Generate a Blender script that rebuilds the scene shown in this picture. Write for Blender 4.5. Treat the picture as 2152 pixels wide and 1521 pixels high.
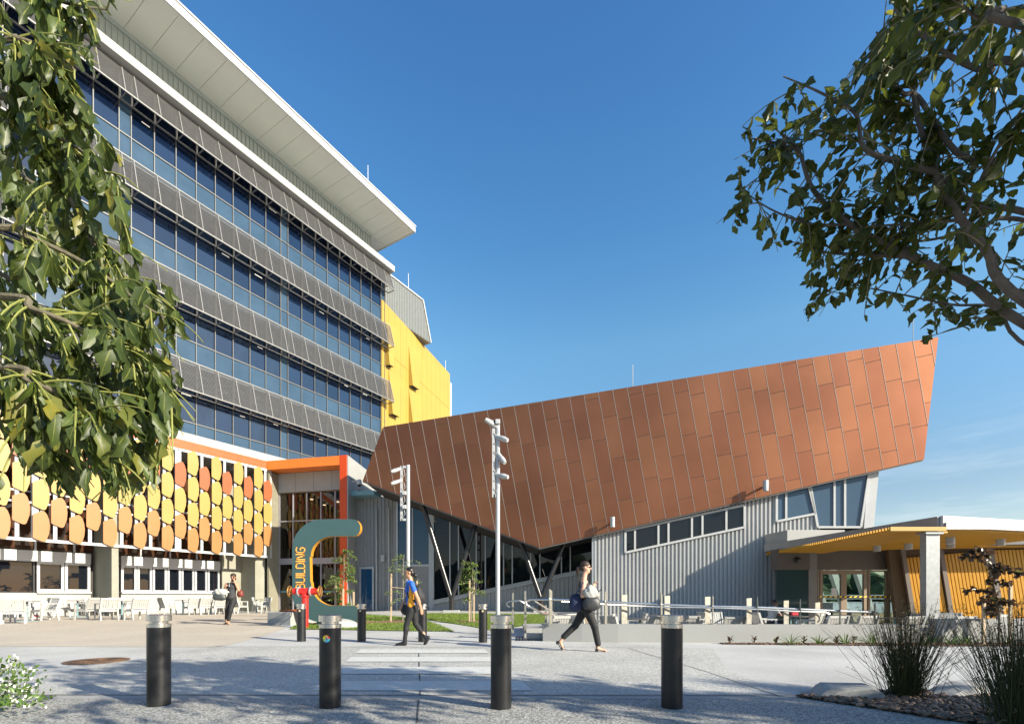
import bpy, math, random
import numpy as np
from mathutils import Vector, Matrix
from math import sin, cos, pi, radians, sqrt, atan2
for o in list(bpy.data.objects): bpy.data.objects.remove(o)
SC = bpy.context.scene
COL = SC.collection
RND = random.Random(7)
# ---------------------------------------------------------------- camera, sky, sun, exposure
FPX, CX, HY, EYE = 1016.0, 1076.0, 1252.0, 1.05
cam = bpy.data.cameras.new("camera"); camo = bpy.data.objects.new("camera", cam); COL.objects.link(camo)
cam.sensor_width = 36.0; cam.lens = 36.0 * FPX / 2152.0
cam.shift_y = (HY - 760.5) / 2152.0
cam.clip_start = 0.05; cam.clip_end = 6000
camo.location = (0, 0, EYE); camo.rotation_euler = (radians(90), 0, 0)
SC.camera = camo
SUN_EL = radians(24.5); SUN_AZ = atan2(0.855, -0.518)      # azimuth measured from +Y towards +X
SV = Vector((sin(SUN_AZ) * cos(SUN_EL), cos(SUN_AZ) * cos(SUN_EL), sin(SUN_EL)))
w = bpy.data.worlds.new("World"); SC.world = w; w.use_nodes = True
wn = w.node_tree.nodes; wl = w.node_tree.links
for n in list(wn): wn.remove(n)
sky = wn.new('ShaderNodeTexSky'); sky.sky_type = 'NISHITA'; sky.sun_disc = False
sky.sun_elevation = SUN_EL; sky.sun_rotation = SUN_AZ
sky.altitude = 0; sky.air_density = 1.0; sky.dust_density = 0.4; sky.ozone_density = 3.5
bg = wn.new('ShaderNodeBackground'); bg.inputs['Strength'].default_value = 0.122
wo = wn.new('ShaderNodeOutputWorld')
hsv = wn.new('ShaderNodeHueSaturation'); hsv.inputs['Saturation'].default_value = 1.2
wl.new(sky.outputs[0], hsv.inputs['Color']); 
tcw = wn.new('ShaderNodeTexCoord'); sxz = wn.new('ShaderNodeSeparateXYZ'); wl.new(tcw.outputs['Generated'], sxz.inputs[0])
crw = wn.new('ShaderNodeValToRGB'); el = crw.color_ramp.elements; wl.new(sxz.outputs[2], crw.inputs[0])
for k_, (p_, c_) in enumerate([(0.0, (.98, .72, .58)), (.18, (1.03, .75, .60)), (.37, (1.38, 1.12, .88)), (.45, (1.50, 1.25, .96)), (.59, (1.16, 1.13, 1.0)), (.77, (1, 1, 1))]):
    e_ = el[k_] if k_ < 2 else el.new(p_)
    e_.position = p_; e_.color = (c_[0] / 1.6, c_[1] / 1.6, c_[2] / 1.6, 1)
mxw = wn.new('ShaderNodeMix'); mxw.data_type = 'RGBA'; mxw.blend_type = 'MULTIPLY'; mxw.inputs[0].default_value = 1
vmw = wn.new('ShaderNodeVectorMath'); vmw.operation = 'SCALE'; vmw.inputs[3].default_value = 1.6      # clearer, less yellow air near the horizon
mpw = wn.new('ShaderNodeMapping'); mpw.inputs['Scale'].default_value = (2.2, 2.2, 16); mpw.inputs['Rotation'].default_value = (.10, .06, 0); wl.new(tcw.outputs['Generated'], mpw.inputs[0])
nzw = wn.new('ShaderNodeTexNoise'); nzw.inputs['Scale'].default_value = 2.6; nzw.inputs['Detail'].default_value = 7; nzw.inputs['Roughness'].default_value = .62; wl.new(mpw.outputs[0], nzw.inputs['Vector'])
rmw = wn.new('ShaderNodeMapRange'); rmw.inputs[1].default_value = .50; rmw.inputs[2].default_value = .78; wl.new(nzw.outputs['Fac'], rmw.inputs[0])
lmw = wn.new('ShaderNodeMapRange'); lmw.inputs[1].default_value = .30; lmw.inputs[2].default_value = .08; lmw.inputs[3].default_value = 0; lmw.inputs[4].default_value = .55; wl.new(sxz.outputs[2], lmw.inputs[0])
muw = wn.new('ShaderNodeMath'); muw.operation = 'MULTIPLY'; wl.new(rmw.outputs[0], muw.inputs[0]); wl.new(lmw.outputs[0], muw.inputs[1])
cmw = wn.new('ShaderNodeMix'); cmw.data_type = 'RGBA'; cmw.inputs[7].default_value = (3.6, 4.0, 4.3, 1)      # thin wisps of high cloud low in the sky
wl.new(muw.outputs[0], cmw.inputs[0]); wl.new(vmw.outputs[0], cmw.inputs[6])
wl.new(hsv.outputs[0], mxw.inputs[6]); wl.new(crw.outputs[0], mxw.inputs[7]); wl.new(mxw.outputs[2], vmw.inputs[0]); wl.new(cmw.outputs[2], bg.inputs[0]); wl.new(bg.outputs[0], wo.inputs[0])
sl = bpy.data.lights.new("sun", 'SUN'); sl.energy = 5.0; sl.angle = radians(0.5); sl.color = (1.0, 0.925, 0.77)
so = bpy.data.objects.new("sun", sl); COL.objects.link(so); so.rotation_euler = SV.to_track_quat('Z', 'Y').to_euler()
so.location = (30, -30, 40)
vs = SC.view_settings; SC.display_settings.display_device = 'sRGB'
vs.view_transform = 'Standard'; vs.look = 'None'; vs.gamma = 1; vs.exposure = 1.08; vs.use_curve_mapping = False
SC.cycles.max_bounces = 8; SC.cycles.transparent_max_bounces = 12
SC.cycles.use_denoising = True

# ---------------------------------------------------------------- projection helpers (photo pixel -> place in the world)
def ray(px, py, Y): return Vector(((px - CX) * Y / FPX, Y, EYE - (py - HY) * Y / FPX))
def sstep(a, b, x):
    t = min(1, max(0, (x - a) / (b - a))); return t * t * (3 - 2 * t)
def gh(x, y):
    h = 0.10 * sstep(11.5, 16, y)
    return h + 0.11 * sstep(15.5, 25, y) * sstep(-9.5, -6.5, x) * (1 - sstep(2.0, 3.5, x) * 0)
def gp(px, py):
    Y = 5.0
    for _ in range(30):
        x = (px - CX) * Y / FPX
        Y = 0.5 * Y + 0.5 * (EYE - gh(x, Y)) * FPX / max(2.0, py - HY)
    x = (px - CX) * Y / FPX
    return Vector((x, Y, gh(x, Y)))
def rline(px, p, d):
    """where the vertical plane through p with plan direction d is met at picture column px; returns (t, point)"""
    r = (px - CX) / FPX
    t = (r * p[1] - p[0]) / (d[0] - r * d[1])
    return t, Vector((p[0] + d[0] * t, p[1] + d[1] * t, 0))
def zat(py, Y): return EYE - (py - HY) * Y / FPX

# ---------------------------------------------------------------- materials
MATS = {}
def hexc(c): return (c[0], c[1], c[2], 1)
def mat(name, col, rough=0.6, metal=0.0, var=0.0, vscale=3.0, bump=0.0, bscale=40.0, spec=0.5, col2=None, island=0.0, coat=0.0, stretch=None):
    if name in MATS: return MATS[name]
    m = bpy.data.materials.new(name); m.use_nodes = True; MATS[name] = m
    nt = m.node_tree; N = nt.nodes; L = nt.links; b = N['Principled BSDF']
    b.inputs['Roughness'].default_value = rough; b.inputs['Metallic'].default_value = metal
    b.inputs['Specular IOR Level'].default_value = spec; b.inputs['Coat Weight'].default_value = coat
    b.inputs['Base Color'].default_value = hexc(col)
    tc = N.new('ShaderNodeTexCoord'); src = tc.outputs['Object']
    if stretch:
        mp = N.new('ShaderNodeMapping'); mp.inputs['Scale'].default_value = stretch; L.new(src, mp.inputs[0]); src = mp.outputs[0]
    out = None
    if var > 0 or col2:
        nz = N.new('ShaderNodeTexNoise'); nz.inputs['Scale'].default_value = vscale; nz.inputs['Detail'].default_value = 6; nz.inputs['Roughness'].default_value = 0.6
        L.new(src, nz.inputs['Vector'])
        rp = N.new('ShaderNodeMapRange'); rp.inputs[1].default_value = 0.3; rp.inputs[2].default_value = 0.7
        L.new(nz.outputs['Fac'], rp.inputs[0])
        mx = N.new('ShaderNodeMix'); mx.data_type = 'RGBA'
        c2 = col2 if col2 else tuple(max(0, c * (1 + var)) for c in col)
        c1 = col if col2 else tuple(max(0, c * (1 - var)) for c in col)
        mx.inputs[6].default_value = hexc(c1); mx.inputs[7].default_value = hexc(c2)
        L.new(rp.outputs[0], mx.inputs[0]); out = mx.outputs[2]
        rr = N.new('ShaderNodeMapRange'); rr.inputs[3].default_value = max(0.02, rough - 0.08); rr.inputs[4].default_value = min(1, rough + 0.08)
        L.new(nz.outputs['Fac'], rr.inputs[0]); L.new(rr.outputs[0], b.inputs['Roughness'])
    if island > 0:
        g = N.new('ShaderNodeNewGeometry'); hs = N.new('ShaderNodeHueSaturation')
        mr = N.new('ShaderNodeMapRange'); mr.inputs[3].default_value = 1 - island; mr.inputs[4].default_value = 1 + island
        L.new(g.outputs['Random Per Island'], mr.inputs[0]); L.new(mr.outputs[0], hs.inputs['Value'])
        if out: L.new(out, hs.inputs['Color'])
        else: hs.inputs['Color'].default_value = hexc(col)
        out = hs.outputs[0]
    if out: L.new(out, b.inputs['Base Color'])
    if bump > 0:
        n2 = N.new('ShaderNodeTexNoise'); n2.inputs['Scale'].default_value = bscale; n2.inputs['Detail'].default_value = 4
        L.new(src, n2.inputs['Vector'])
        bp = N.new('ShaderNodeBump'); bp.inputs['Strength'].default_value = bump; bp.inputs['Distance'].default_value = 0.01
        L.new(n2.outputs['Fac'], bp.inputs['Height']); L.new(bp.outputs[0], b.inputs['Normal'])
    return m
def aggregate(name, dark, light, scale, base_var=0.12):
    m = bpy.data.materials.new(name); m.use_nodes = True; MATS[name] = m
    nt = m.node_tree; N = nt.nodes; L = nt.links; b = N['Principled BSDF']; b.inputs['Roughness'].default_value = 0.75
    tc = N.new('ShaderNodeTexCoord')
    v = N.new('ShaderNodeTexVoronoi'); v.inputs['Scale'].default_value = scale; L.new(tc.outputs['Object'], v.inputs['Vector'])
    sep = N.new('ShaderNodeSeparateColor'); L.new(v.outputs['Color'], sep.inputs[0])
    cr = N.new('ShaderNodeValToRGB'); cr.color_ramp.elements[0].color = hexc(dark); cr.color_ramp.elements[1].color = hexc(light)
    cr.color_ramp.elements[0].position = 0.15; cr.color_ramp.elements[1].position = 0.9
    L.new(sep.outputs[0], cr.inputs[0])
    nz = N.new('ShaderNodeTexNoise'); nz.inputs['Scale'].default_value = 0.6; nz.inputs['Detail'].default_value = 8; L.new(tc.outputs['Object'], nz.inputs['Vector'])
    mr = N.new('ShaderNodeMapRange'); mr.inputs[1].default_value = .3; mr.inputs[2].default_value = .7; mr.inputs[3].default_value = 1 - base_var; mr.inputs[4].default_value = 1 + base_var
    L.new(nz.outputs['Fac'], mr.inputs[0])
    hs = N.new('ShaderNodeHueSaturation'); L.new(cr.outputs[0], hs.inputs['Color']); L.new(mr.outputs[0], hs.inputs['Value'])
    L.new(hs.outputs[0], b.inputs['Base Color'])
    bp = N.new('ShaderNodeBump'); bp.inputs['Strength'].default_value = 0.35; bp.inputs['Distance'].default_value = 0.004
    L.new(v.outputs['Distance'], bp.inputs['Height']); L.new(bp.outputs[0], b.inputs['Normal'])
    return m
def leafmat(name, col, rib, yellow, trans=0.35, rough=0.35):
    m = bpy.data.materials.new(name); m.use_nodes = True; MATS[name] = m
    nt = m.node_tree; N = nt.nodes; L = nt.links; b = N['Principled BSDF']; b.inputs['Roughness'].default_value = rough
    g = N.new('ShaderNodeNewGeometry')
    cr = N.new('ShaderNodeValToRGB'); e = cr.color_ramp.elements
    e[0].color = hexc(tuple(c * .65 for c in col)); e[1].color = hexc(yellow); e[1].position = 1.0
    a = e.new(0.55); a.color = hexc(col); a2 = e.new(0.88); a2.color = hexc(tuple(c * 1.4 for c in col))
    L.new(g.outputs['Random Per Island'], cr.inputs[0])
    uv = N.new('ShaderNodeUVMap'); sx = N.new('ShaderNodeSeparateXYZ'); L.new(uv.outputs[0], sx.inputs[0])
    s1 = N.new('ShaderNodeMath'); s1.operation = 'SUBTRACT'; s1.inputs[1].default_value = 0.5; L.new(sx.outputs[0], s1.inputs[0])
    s2 = N.new('ShaderNodeMath'); s2.operation = 'ABSOLUTE'; L.new(s1.outputs[0], s2.inputs[0])
    s3 = N.new('ShaderNodeMath'); s3.operation = 'LESS_THAN'; s3.inputs[1].default_value = 0.035; L.new(s2.outputs[0], s3.inputs[0])
    mx = N.new('ShaderNodeMix'); mx.data_type = 'RGBA'; mx.inputs[7].default_value = hexc(rib)
    L.new(s3.outputs[0], mx.inputs[0]); L.new(cr.outputs[0], mx.inputs[6]); L.new(mx.outputs[2], b.inputs['Base Color'])
    t = N.new('ShaderNodeBsdfTranslucent'); hs = N.new('ShaderNodeHueSaturation'); hs.inputs['Value'].default_value = 1.7; hs.inputs['Hue'].default_value = 0.48
    L.new(mx.outputs[2], hs.inputs['Color']); L.new(hs.outputs[0], t.inputs['Color'])
    ms = N.new('ShaderNodeMixShader'); ms.inputs[0].default_value = trans
    L.new(b.outputs[0], ms.inputs[1]); L.new(t.outputs[0], ms.inputs[2]); L.new(ms.outputs[0], N['Material Output'].inputs[0])
    return m
def clearglass(name, tint, refl=0.5):
    m = bpy.data.materials.new(name); m.use_nodes = True; MATS[name] = m
    nt = m.node_tree; N = nt.nodes; L = nt.links
    N.remove(N['Principled BSDF'])
    tr = N.new('ShaderNodeBsdfTransparent'); tr.inputs[0].default_value = hexc(tint)
    gl = N.new('ShaderNodeBsdfGlossy'); gl.inputs['Roughness'].default_value = 0.01; gl.inputs[0].default_value = (.9, .95, 1, 1)
    fr = N.new('ShaderNodeFresnel'); fr.inputs[0].default_value = 1.5
    mu = N.new('ShaderNodeMath'); mu.operation = 'MULTIPLY'; mu.inputs[1].default_value = refl * 2; L.new(fr.outputs[0], mu.inputs[0])
    ms = N.new('ShaderNodeMixShader'); L.new(mu.outputs[0], ms.inputs[0]); L.new(tr.outputs[0], ms.inputs[1]); L.new(gl.outputs[0], ms.inputs[2])
    L.new(ms.outputs[0], N['Material Output'].inputs[0]); return m
def emis(name, col, s):
    m = bpy.data.materials.new(name); m.use_nodes = True; MATS[name] = m
    b = m.node_tree.nodes['Principled BSDF']; b.inputs['Emission Color'].default_value = hexc(col); b.inputs['Emission Strength'].default_value = s
    return m

# ---------------------------------------------------------------- mesh builder
def V(*a): return Vector(a)
class MB:
    def __init__(s): s.v = []; s.f = []; s.mi = []; s.cur = 0
    def add(s, vs, fs):
        b = len(s.v); s.v.extend([tuple(p) for p in vs]); s.f.extend([tuple(i + b for i in f) for f in fs]); s.mi.extend([s.cur] * len(fs)); return s
    def box(s, x0, x1, y0, y1, z0, z1):
        return s.add([(x0,y0,z0),(x1,y0,z0),(x1,y1,z0),(x0,y1,z0),(x0,y0,z1),(x1,y0,z1),(x1,y1,z1),(x0,y1,z1)],
                     [(0,3,2,1),(4,5,6,7),(0,1,5,4),(1,2,6,5),(2,3,7,6),(3,0,4,7)])
    def hexa(s, p):   # 8 points: bottom ring 0-3, top ring 4-7
        return s.add(p, [(0,3,2,1),(4,5,6,7),(0,1,5,4),(1,2,6,5),(2,3,7,6),(3,0,4,7)])
    def prism(s, pts, vec):
        n = len(pts); vec = Vector(vec)
        vs = [Vector(p) for p in pts] + [Vector(p) + vec for p in pts]
        return s.add(vs, [tuple(range(n - 1, -1, -1)), tuple(range(n, 2 * n))] + [(i, (i + 1) % n, (i + 1) % n + n, i + n) for i in range(n)])
    def poly(s, pts): return s.add(pts, [tuple(range(len(pts)))])
    def bar(s, p, q, w, h, up=(0, 0, 1)):
        p = Vector(p); q = Vector(q); d = (q - p).normalized(); up = Vector(up)
        if abs(d.dot(up)) > 0.99: up = Vector((0, 1, 0))
        r = d.cross(up).normalized() * (w / 2); u = r.cross(d).normalized() * (h / 2)
        return s.hexa([p - r - u, p + r - u, q + r - u, q - r - u, p - r + u, p + r + u, q + r + u, q - r + u])
    def tube(s, pts, rad, seg=8, caps=True):
        pts = [Vector(p) for p in pts]; n = len(pts)
        if not hasattr(rad, '__len__'): rad = [rad] * n
        vs = []; fs = []; prev = None
        for i, p in enumerate(pts):
            d = (pts[min(i + 1, n - 1)] - pts[max(i - 1, 0)])
            d = d.normalized() if d.length > 1e-9 else Vector((0, 0, 1))
            if prev is None:
                r = d.orthogonal().normalized()
            else:
                r = prev - d * prev.dot(d); r = r.normalized() if r.length > 1e-6 else d.orthogonal().normalized()
            prev = r; u = d.cross(r)
            for k in range(seg):
                a = 2 * pi * k / seg; vs.append(p + (r * cos(a) + u * sin(a)) * rad[i])
        for i in range(n - 1):
            for k in range(seg):
                fs.append((i * seg + k, i * seg + (k + 1) % seg, (i + 1) * seg + (k + 1) % seg, (i + 1) * seg + k))
        if caps: fs.append(tuple(range(seg - 1, -1, -1))); fs.append(tuple((n - 1) * seg + k for k in range(seg)))
        return s.add(vs, fs)
    def lathe(s, prof, seg=24, o=(0, 0, 0), M=None):
        vs = []; fs = []; n = len(prof)
        for r, z in prof:
            for k in range(seg):
                a = 2 * pi * k / seg; p = Vector((r * cos(a), r * sin(a), z))
                if M is not None: p = M @ p
                vs.append(p + Vector(o))
        for i in range(n - 1):
            for k in range(seg):
                fs.append((i * seg + k, i * seg + (k + 1) % seg, (i + 1) * seg + (k + 1) % seg, (i + 1) * seg + k))
        fs.append(tuple(range(seg - 1, -1, -1))); fs.append(tuple((n - 1) * seg + k for k in range(seg)))
        return s.add(vs, fs)
    def ball(s, c, rx, ry=None, rz=None, seg=12, ring=8, M=None):
        ry = ry or rx; rz = rz or rx; vs = []; fs = []
        for i in range(ring + 1):
            t = pi * i / ring
            for k in range(seg):
                a = 2 * pi * k / seg; p = Vector((rx * sin(t) * cos(a), ry * sin(t) * sin(a), rz * cos(t)))
                if M is not None: p = M @ p
                vs.append(p + Vector(c))
        for i in range(ring):
            for k in range(seg): fs.append((i * seg + k, (i + 1) * seg + k, (i + 1) * seg + (k + 1) % seg, i * seg + (k + 1) % seg))
        return s.add(vs, fs)
    def corrug(s, p0, p1, zb, zt, pitch=0.2, depth=0.04, nrm=None):
        """trapezoid-ribbed metal sheet between plan points p0 and p1; zb, zt give heights along it (0..1)"""
        p0 = Vector((p0[0], p0[1], 0)); p1 = Vector((p1[0], p1[1], 0)); Ln = (p1 - p0).length; d = (p1 - p0) / Ln
        n = Vector(nrm).normalized() if nrm is not None else Vector((d.y, -d.x, 0))
        us = []; k = 0
        while k * pitch < Ln:
            for fr, o in ((0, 1), (.40, 1), (.5, 0), (.9, 0)):
                u = (k + fr) * pitch
                if u < Ln: us.append((u, o))
            k += 1
        us.append((Ln, us[-1][1])); vs = []; fs = []
        for u, o in us:
            q = p0 + d * u + n * (depth * o); t = u / Ln
            vs.append((q.x, q.y, zb(t))); vs.append((q.x, q.y, zt(t)))
        for i in range(len(us) - 1): fs.append((2 * i, 2 * i + 2, 2 * i + 3, 2 * i + 1))
        return s.add(vs, fs)
    def build(s, name, m, parent=None, smooth=False, bevel=0.0, world=True, uv=None):
        me = bpy.data.meshes.new(name); me.from_pydata(s.v, [], s.f)
        for mm in (m if isinstance(m, (list, tuple)) else [m]): me.materials.append(mm)
        if isinstance(m, (list, tuple)): me.polygons.foreach_set('material_index', s.mi)
        if smooth: me.polygons.foreach_set('use_smooth', [True] * len(me.polygons))
        me.update()
        o = bpy.data.objects.new(name, me); COL.objects.link(o)
        if parent is not None:
            o.parent = parent
            if world: o.location = -absloc(parent)
        if bevel > 0:
            b = o.modifiers.new("bevel", 'BEVEL'); b.width = bevel; b.segments = 2; b.limit_method = 'ANGLE'; b.angle_limit = radians(40)
        if smooth == 'auto':
            me.polygons.foreach_set('use_smooth', [True] * len(me.polygons))
            try: me.set_sharp_from_angle(angle=radians(35))
            except Exception: pass
        return o
def absloc(o):
    p = Vector(o.location)
    while o.parent: o = o.parent; p += Vector(o.location)
    return p
def tag(o, label, cat, group=None, kind=None):
    o['label'] = label; o['category'] = cat
    if group: o['group'] = group
    if kind: o['kind'] = kind
    return o
def thing(name, label, cat, loc=(0, 0, 0), rotz=0.0, group=None):
    o = bpy.data.objects.new(name, None); COL.objects.link(o); o.location = loc; o.rotation_euler = (0, 0, rotz)
    o.empty_display_size = 0.2
    return tag(o, label, cat, group)
def struct(o, kind='structure'): o['kind'] = kind; return o
def dup(root, loc, rotz, label, group=None):
    r = root.copy(); COL.objects.link(r); r.location = loc; r.rotation_euler = (0, 0, rotz); r['label'] = label
    if group: r['group'] = group
    for ch in list(root.children):
        c = ch.copy(); COL.objects.link(c); c.parent = r
        for g in list(ch.children):
            d = g.copy(); COL.objects.link(d); d.parent = c
    return r

# base materials
CONC = mat('pale_concrete', (.32, .32, .305), .8, var=.12, vscale=1.2, bump=.15, bscale=60)
CONCW = mat('white_precast', (.32, .317, .30), .75, var=.08, vscale=1.0, bump=.1)
CONCO = mat('raw_concrete_wall', (.25, .24, .19), .8, var=.14, vscale=.9, bump=.2, bscale=25)
WHITE = mat('white_painted_metal', (.46, .46, .45), .4, var=.04)
SILV = mat('silver_metal', (.42, .43, .44), .4, metal=.4, var=.08)
GALV = mat('galvanised_steel', (.27, .283, .288), .45, metal=.5, var=.10, vscale=9)
STEEL = mat('stainless_steel', (.62, .60, .55), .26, metal=.95, var=.06)
DARK = mat('dark_interior', (.018, .018, .02), .8)
BLACKM = mat('black_powdercoat', (.011, .011, .012), .36, var=.25, vscale=8, bump=.05)
GLASSV = mat('vision_glass', (.003, .009, .028), .03, spec=.5, var=.25, vscale=.6)
GLASSS = mat('spandrel_glass', (.036, .068, .108), .16, spec=.45, var=.12, vscale=.8)
GLASSB = mat('black_glass', (.006, .008, .012), .02, spec=.5)
GLASSU = mat('blue_glass', (.012, .06, .13), .03, spec=.6)
GLASSV.node_tree.nodes['Principled BSDF'].inputs['IOR'].default_value = 2.1
GV2 = mat('vision_glass_pale_blind', (.009, .017, .036), .05, spec=.5, var=.4, vscale=2.5, stretch=(1, 1, .3)); GV3 = mat('vision_glass_dark', (.002, .007, .022), .02, spec=.5)
for g_ in (GV2, GV3): g_.node_tree.nodes['Principled BSDF'].inputs['IOR'].default_value = 2.0
GREYC = mat('grey_ribbed_steel', (.42, .415, .40), .45, metal=.1, var=.05, vscale=.7)
GREYD = mat('dark_grey_cladding', (.15, .145, .14), .6, var=.08)
YEL = mat('yellow_cladding', (.37, .245, .045), .5, var=.04, vscale=.5)
YELB = mat('golden_yellow_battens', (.52, .25, .010), .42, var=.05)
ORG = mat('red_orange_paint', (.62, .065, .008), .42, var=.03)
ORGL = mat('orange_band_paint', (.36, .082, .013), .42, var=.03)
# ================================================================ the ground
def ground_mesh():
    xs = [-900, -300, -120, -60] + [x * 1.0 for x in range(-40, 46)] + [70, 140, 320, 900]
    ys = [-900, -300, -100, -40] + [y * 0.5 for y in range(-40, 60)] + [float(y) for y in range(30, 80, 2)] + [110, 180, 350, 1500]
    mb = MB(); idx = {}
    for i, x in enumerate(xs):
        for j, y in enumerate(ys):
            idx[i, j] = len(mb.v); mb.v.append((x, y, gh(x, y)))
    for i in range(len(xs) - 1):
        for j in range(len(ys) - 1):
            cx = (xs[i] + xs[i + 1]) / 2; cy = (ys[j] + ys[j + 1]) / 2
            if 2 < cx < 24 and 11.5 < cy < 24: continue
            mb.f.append((idx[i, j], idx[i + 1, j], idx[i + 1, j + 1], idx[i, j + 1])); mb.mi.append(0)
    return mb
PAVE = aggregate('light_concrete_paving', (.37, .365, .345), (.48, .475, .45), 90, .15)
AGG = aggregate('exposed_aggregate', (.13, .127, .118), (.44, .43, .395), 75, .10)
AGGF = aggregate('fine_exposed_aggregate', (.27, .265, .245), (.52, .51, .47), 60, .15)
BEIGE = aggregate('beige_paving', (.37, .32, .25), (.50, .445, .36), 70, .08)
struct(ground_mesh().build('ground', PAVE))
def sheet(name, pix, m, lift, div=0.8, world=None):
    """a thin sheet of paving lying on the ground, its outline given by ground points, draped on the terrain"""
    pts = [gp(*p) for p in pix] if world is None else [Vector((p[0], p[1], 0)) for p in world]
    import bmesh
    bm = bmesh.new(); bm.faces.new([bm.verts.new((p.x, p.y, 0)) for p in pts])
    bmesh.ops.triangulate(bm, faces=bm.faces[:])
    for k in range(4):
        long = [e for e in bm.edges if e.calc_length() > div]
        if not long: break
        bmesh.ops.subdivide_edges(bm, edges=long, cuts=1); bmesh.ops.triangulate(bm, faces=[f for f in bm.faces if len(f.verts) > 3])
    for v in bm.verts: v.co.z = gh(v.co.x, v.co.y) + lift
    bmesh.ops.recalc_face_normals(bm, faces=bm.faces[:])
    for f in bm.faces:
        if f.normal.z < 0: f.normal_flip()
    me = bpy.data.meshes.new(name); bm.to_mesh(me); bm.free(); me.materials.append(m)
    o = bpy.data.objects.new(name, me); COL.objects.link(o); return o
struct(sheet('plaza', [(-900, 1312), (-300, 1357.5), (0, 1358), (430, 1359), (470, 1357), (600, 1320), (575, 1308), (565, 1294), (560, 1288), (300, 1288), (-200, 1290)], BEIGE, .004))
struct(sheet('pavement', None, AGGF, .004, world=[(-6.2, 5.15), (3.0, 5.15), (3.0, 6.7), (4.0, 9.6), (2.7, 10.2), (-6.2, 10.2)]))
struct(sheet('footpath', None, AGG, .004, world=[(-12, -3), (12, -3), (12, 3.6), (4.4, 3.9), (3.1, 4.92), (-12, 4.92)]))
struct(sheet('kerb_strip', None, mat('strip_concrete', (.30, .295, .28), .8, var=.12), .006, world=[(-12, 4.92), (3.1, 4.92), (3.1, 5.13), (-12, 5.13)]))
JOINT = mat('joint_dark', (.06, .06, .06), .9)
def jline(name, a, b, wd=0.014, lift=.009):
    d = (b - a); d.z = 0; d.normalize(); r = Vector((-d.y, d.x, 0)) * wd / 2; mb = MB(); n = 12
    ps = [a.lerp(b, i / n) for i in range(n + 1)]
    vs = []
    for p in ps:
        for sgn in (1, -1):
            q = p + r * sgn; vs.append((q.x, q.y, gh(q.x, q.y) + lift))
    mb.add(vs, [(2 * i, 2 * i + 1, 2 * i + 3, 2 * i + 2) for i in range(n)]); o = mb.build(name, JOINT); return struct(o)
jl = [((880, 1365), (883, 1462)), ((880, 1471), (876, 1521)), ((1320, 1362), (1480, 1410)), ((1480, 1410), (1640, 1464)), ((60, 1461), (1690, 1462.5)), ((1060, 1462.5), (1080, 1471)), ((430, 1359.5), (700, 1359.5)), ((700, 1359.5), (1330, 1361))]
for a, b in jl: jline('joint_line', gp(*a), gp(*b))
# crosswalk stripes
STRIPE = mat('white_road_paint', (.52, .52, .49), .7, var=.12, vscale=9, bump=.1)
CWL = ["nearest the bollard row, partly in tree shade", "second from the front bollards", "third from the front bollards", "farthest from the front bollards, by the walking woman"]
for k, (y0, y1) in enumerate([(5.33, 5.93), (6.47, 7.11), (7.68, 8.27), (8.82, 9.44)]):
    sh = lambda y: -1.02 - .185 * (y - 5.5)
    o = sheet('crosswalk_stripe', None, STRIPE, .012, world=[(sh(y0) - 1.22, y0), (sh(y0) + 1.22, y0), (sh(y1) + 1.22, y1), (sh(y1) - 1.22, y1)])
    o['group'] = 'white stripes of the crosswalk'; struct(o)
# manhole
c = gp(204, 1389); mh = thing('manhole_cover', 'round rusty brown grid manhole cover set in the paving at left', 'manhole cover', (c.x, c.y, c.z))
MHM = mat('rusty_iron', (.16, .09, .05), .7, var=.3, vscale=20)
mb = MB(); mb.lathe([(.42, .005), (.42, .014), (.36, .014), (.36, .008)], 40); mb.build('rim', MHM, mh, world=False)
mb = MB()
for i in range(-5, 6):
    L = sqrt(max(.0, .355 ** 2 - (i * .065) ** 2)); mb.box(i * .065 - .012, i * .065 + .012, -L, L, .008, .015); mb.box(-L, L, i * .065 - .012, i * .065 + .012, .008, .0145)
mb.build('grid', MHM, mh, world=False)
# drain grating by the stairs
o = MB()
g0 = gp(1085, 1342)
for i in range(9): o.box(g0.x + i * .07, g0.x + i * .07 + .03, g0.y - .5, g0.y + .6, .005, .016)
tag(o.build('drain_grate', BLACKM), 'dark slotted drain grate in the paving before the steps', 'drain grate')

# ================================================================ the tower
A = Vector((.5203, .8540, 0)); NV = Vector((.8540, -.5203, 0)); UP = Vector((0, 0, 1))
G0 = Vector((-10.155, 38.5, 0))
def TP(s, n, z): return G0 - A * s + NV * n + UP * z
def tbox(mb, s0, s1, n0, n1, z0, z1, P=TP):
    return mb.hexa([P(s1, n1, z0), P(s0, n1, z0), P(s0, n0, z0), P(s1, n0, z0), P(s1, n1, z1), P(s0, n1, z1), P(s0, n0, z1), P(s1, n0, z1)])
tower = thing('office_tower', 'tall blue glass tower with rows of grey louvre sunshades and overhanging white roof', 'building', TP(10, -6, 0))
mb = MB(); tbox(mb, .02, 23.4, -18, -.09, 9.0, 27); tbox(mb, .02, 23.4, -18, -9.2, 0, 9.0); mb.build('wall', DARK, tower)
MS = [0, .42] + [.42 + i for i in range(1, 9)] + [8.92] + [8.92 + i for i in range(1, 9)] + [17.42] + [17.42 + i for i in range(1, 7)]
TZ = [23.8, 19.37, 14.94, 10.5]; tops = [26.8] + [t - 1.25 for t in TZ[:-1]]
CLT = emis('office_ceiling_light', (1, .93, .75), .22)
BLIND = mat('interior_blind', (.30, .32, .33), .7)
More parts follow.
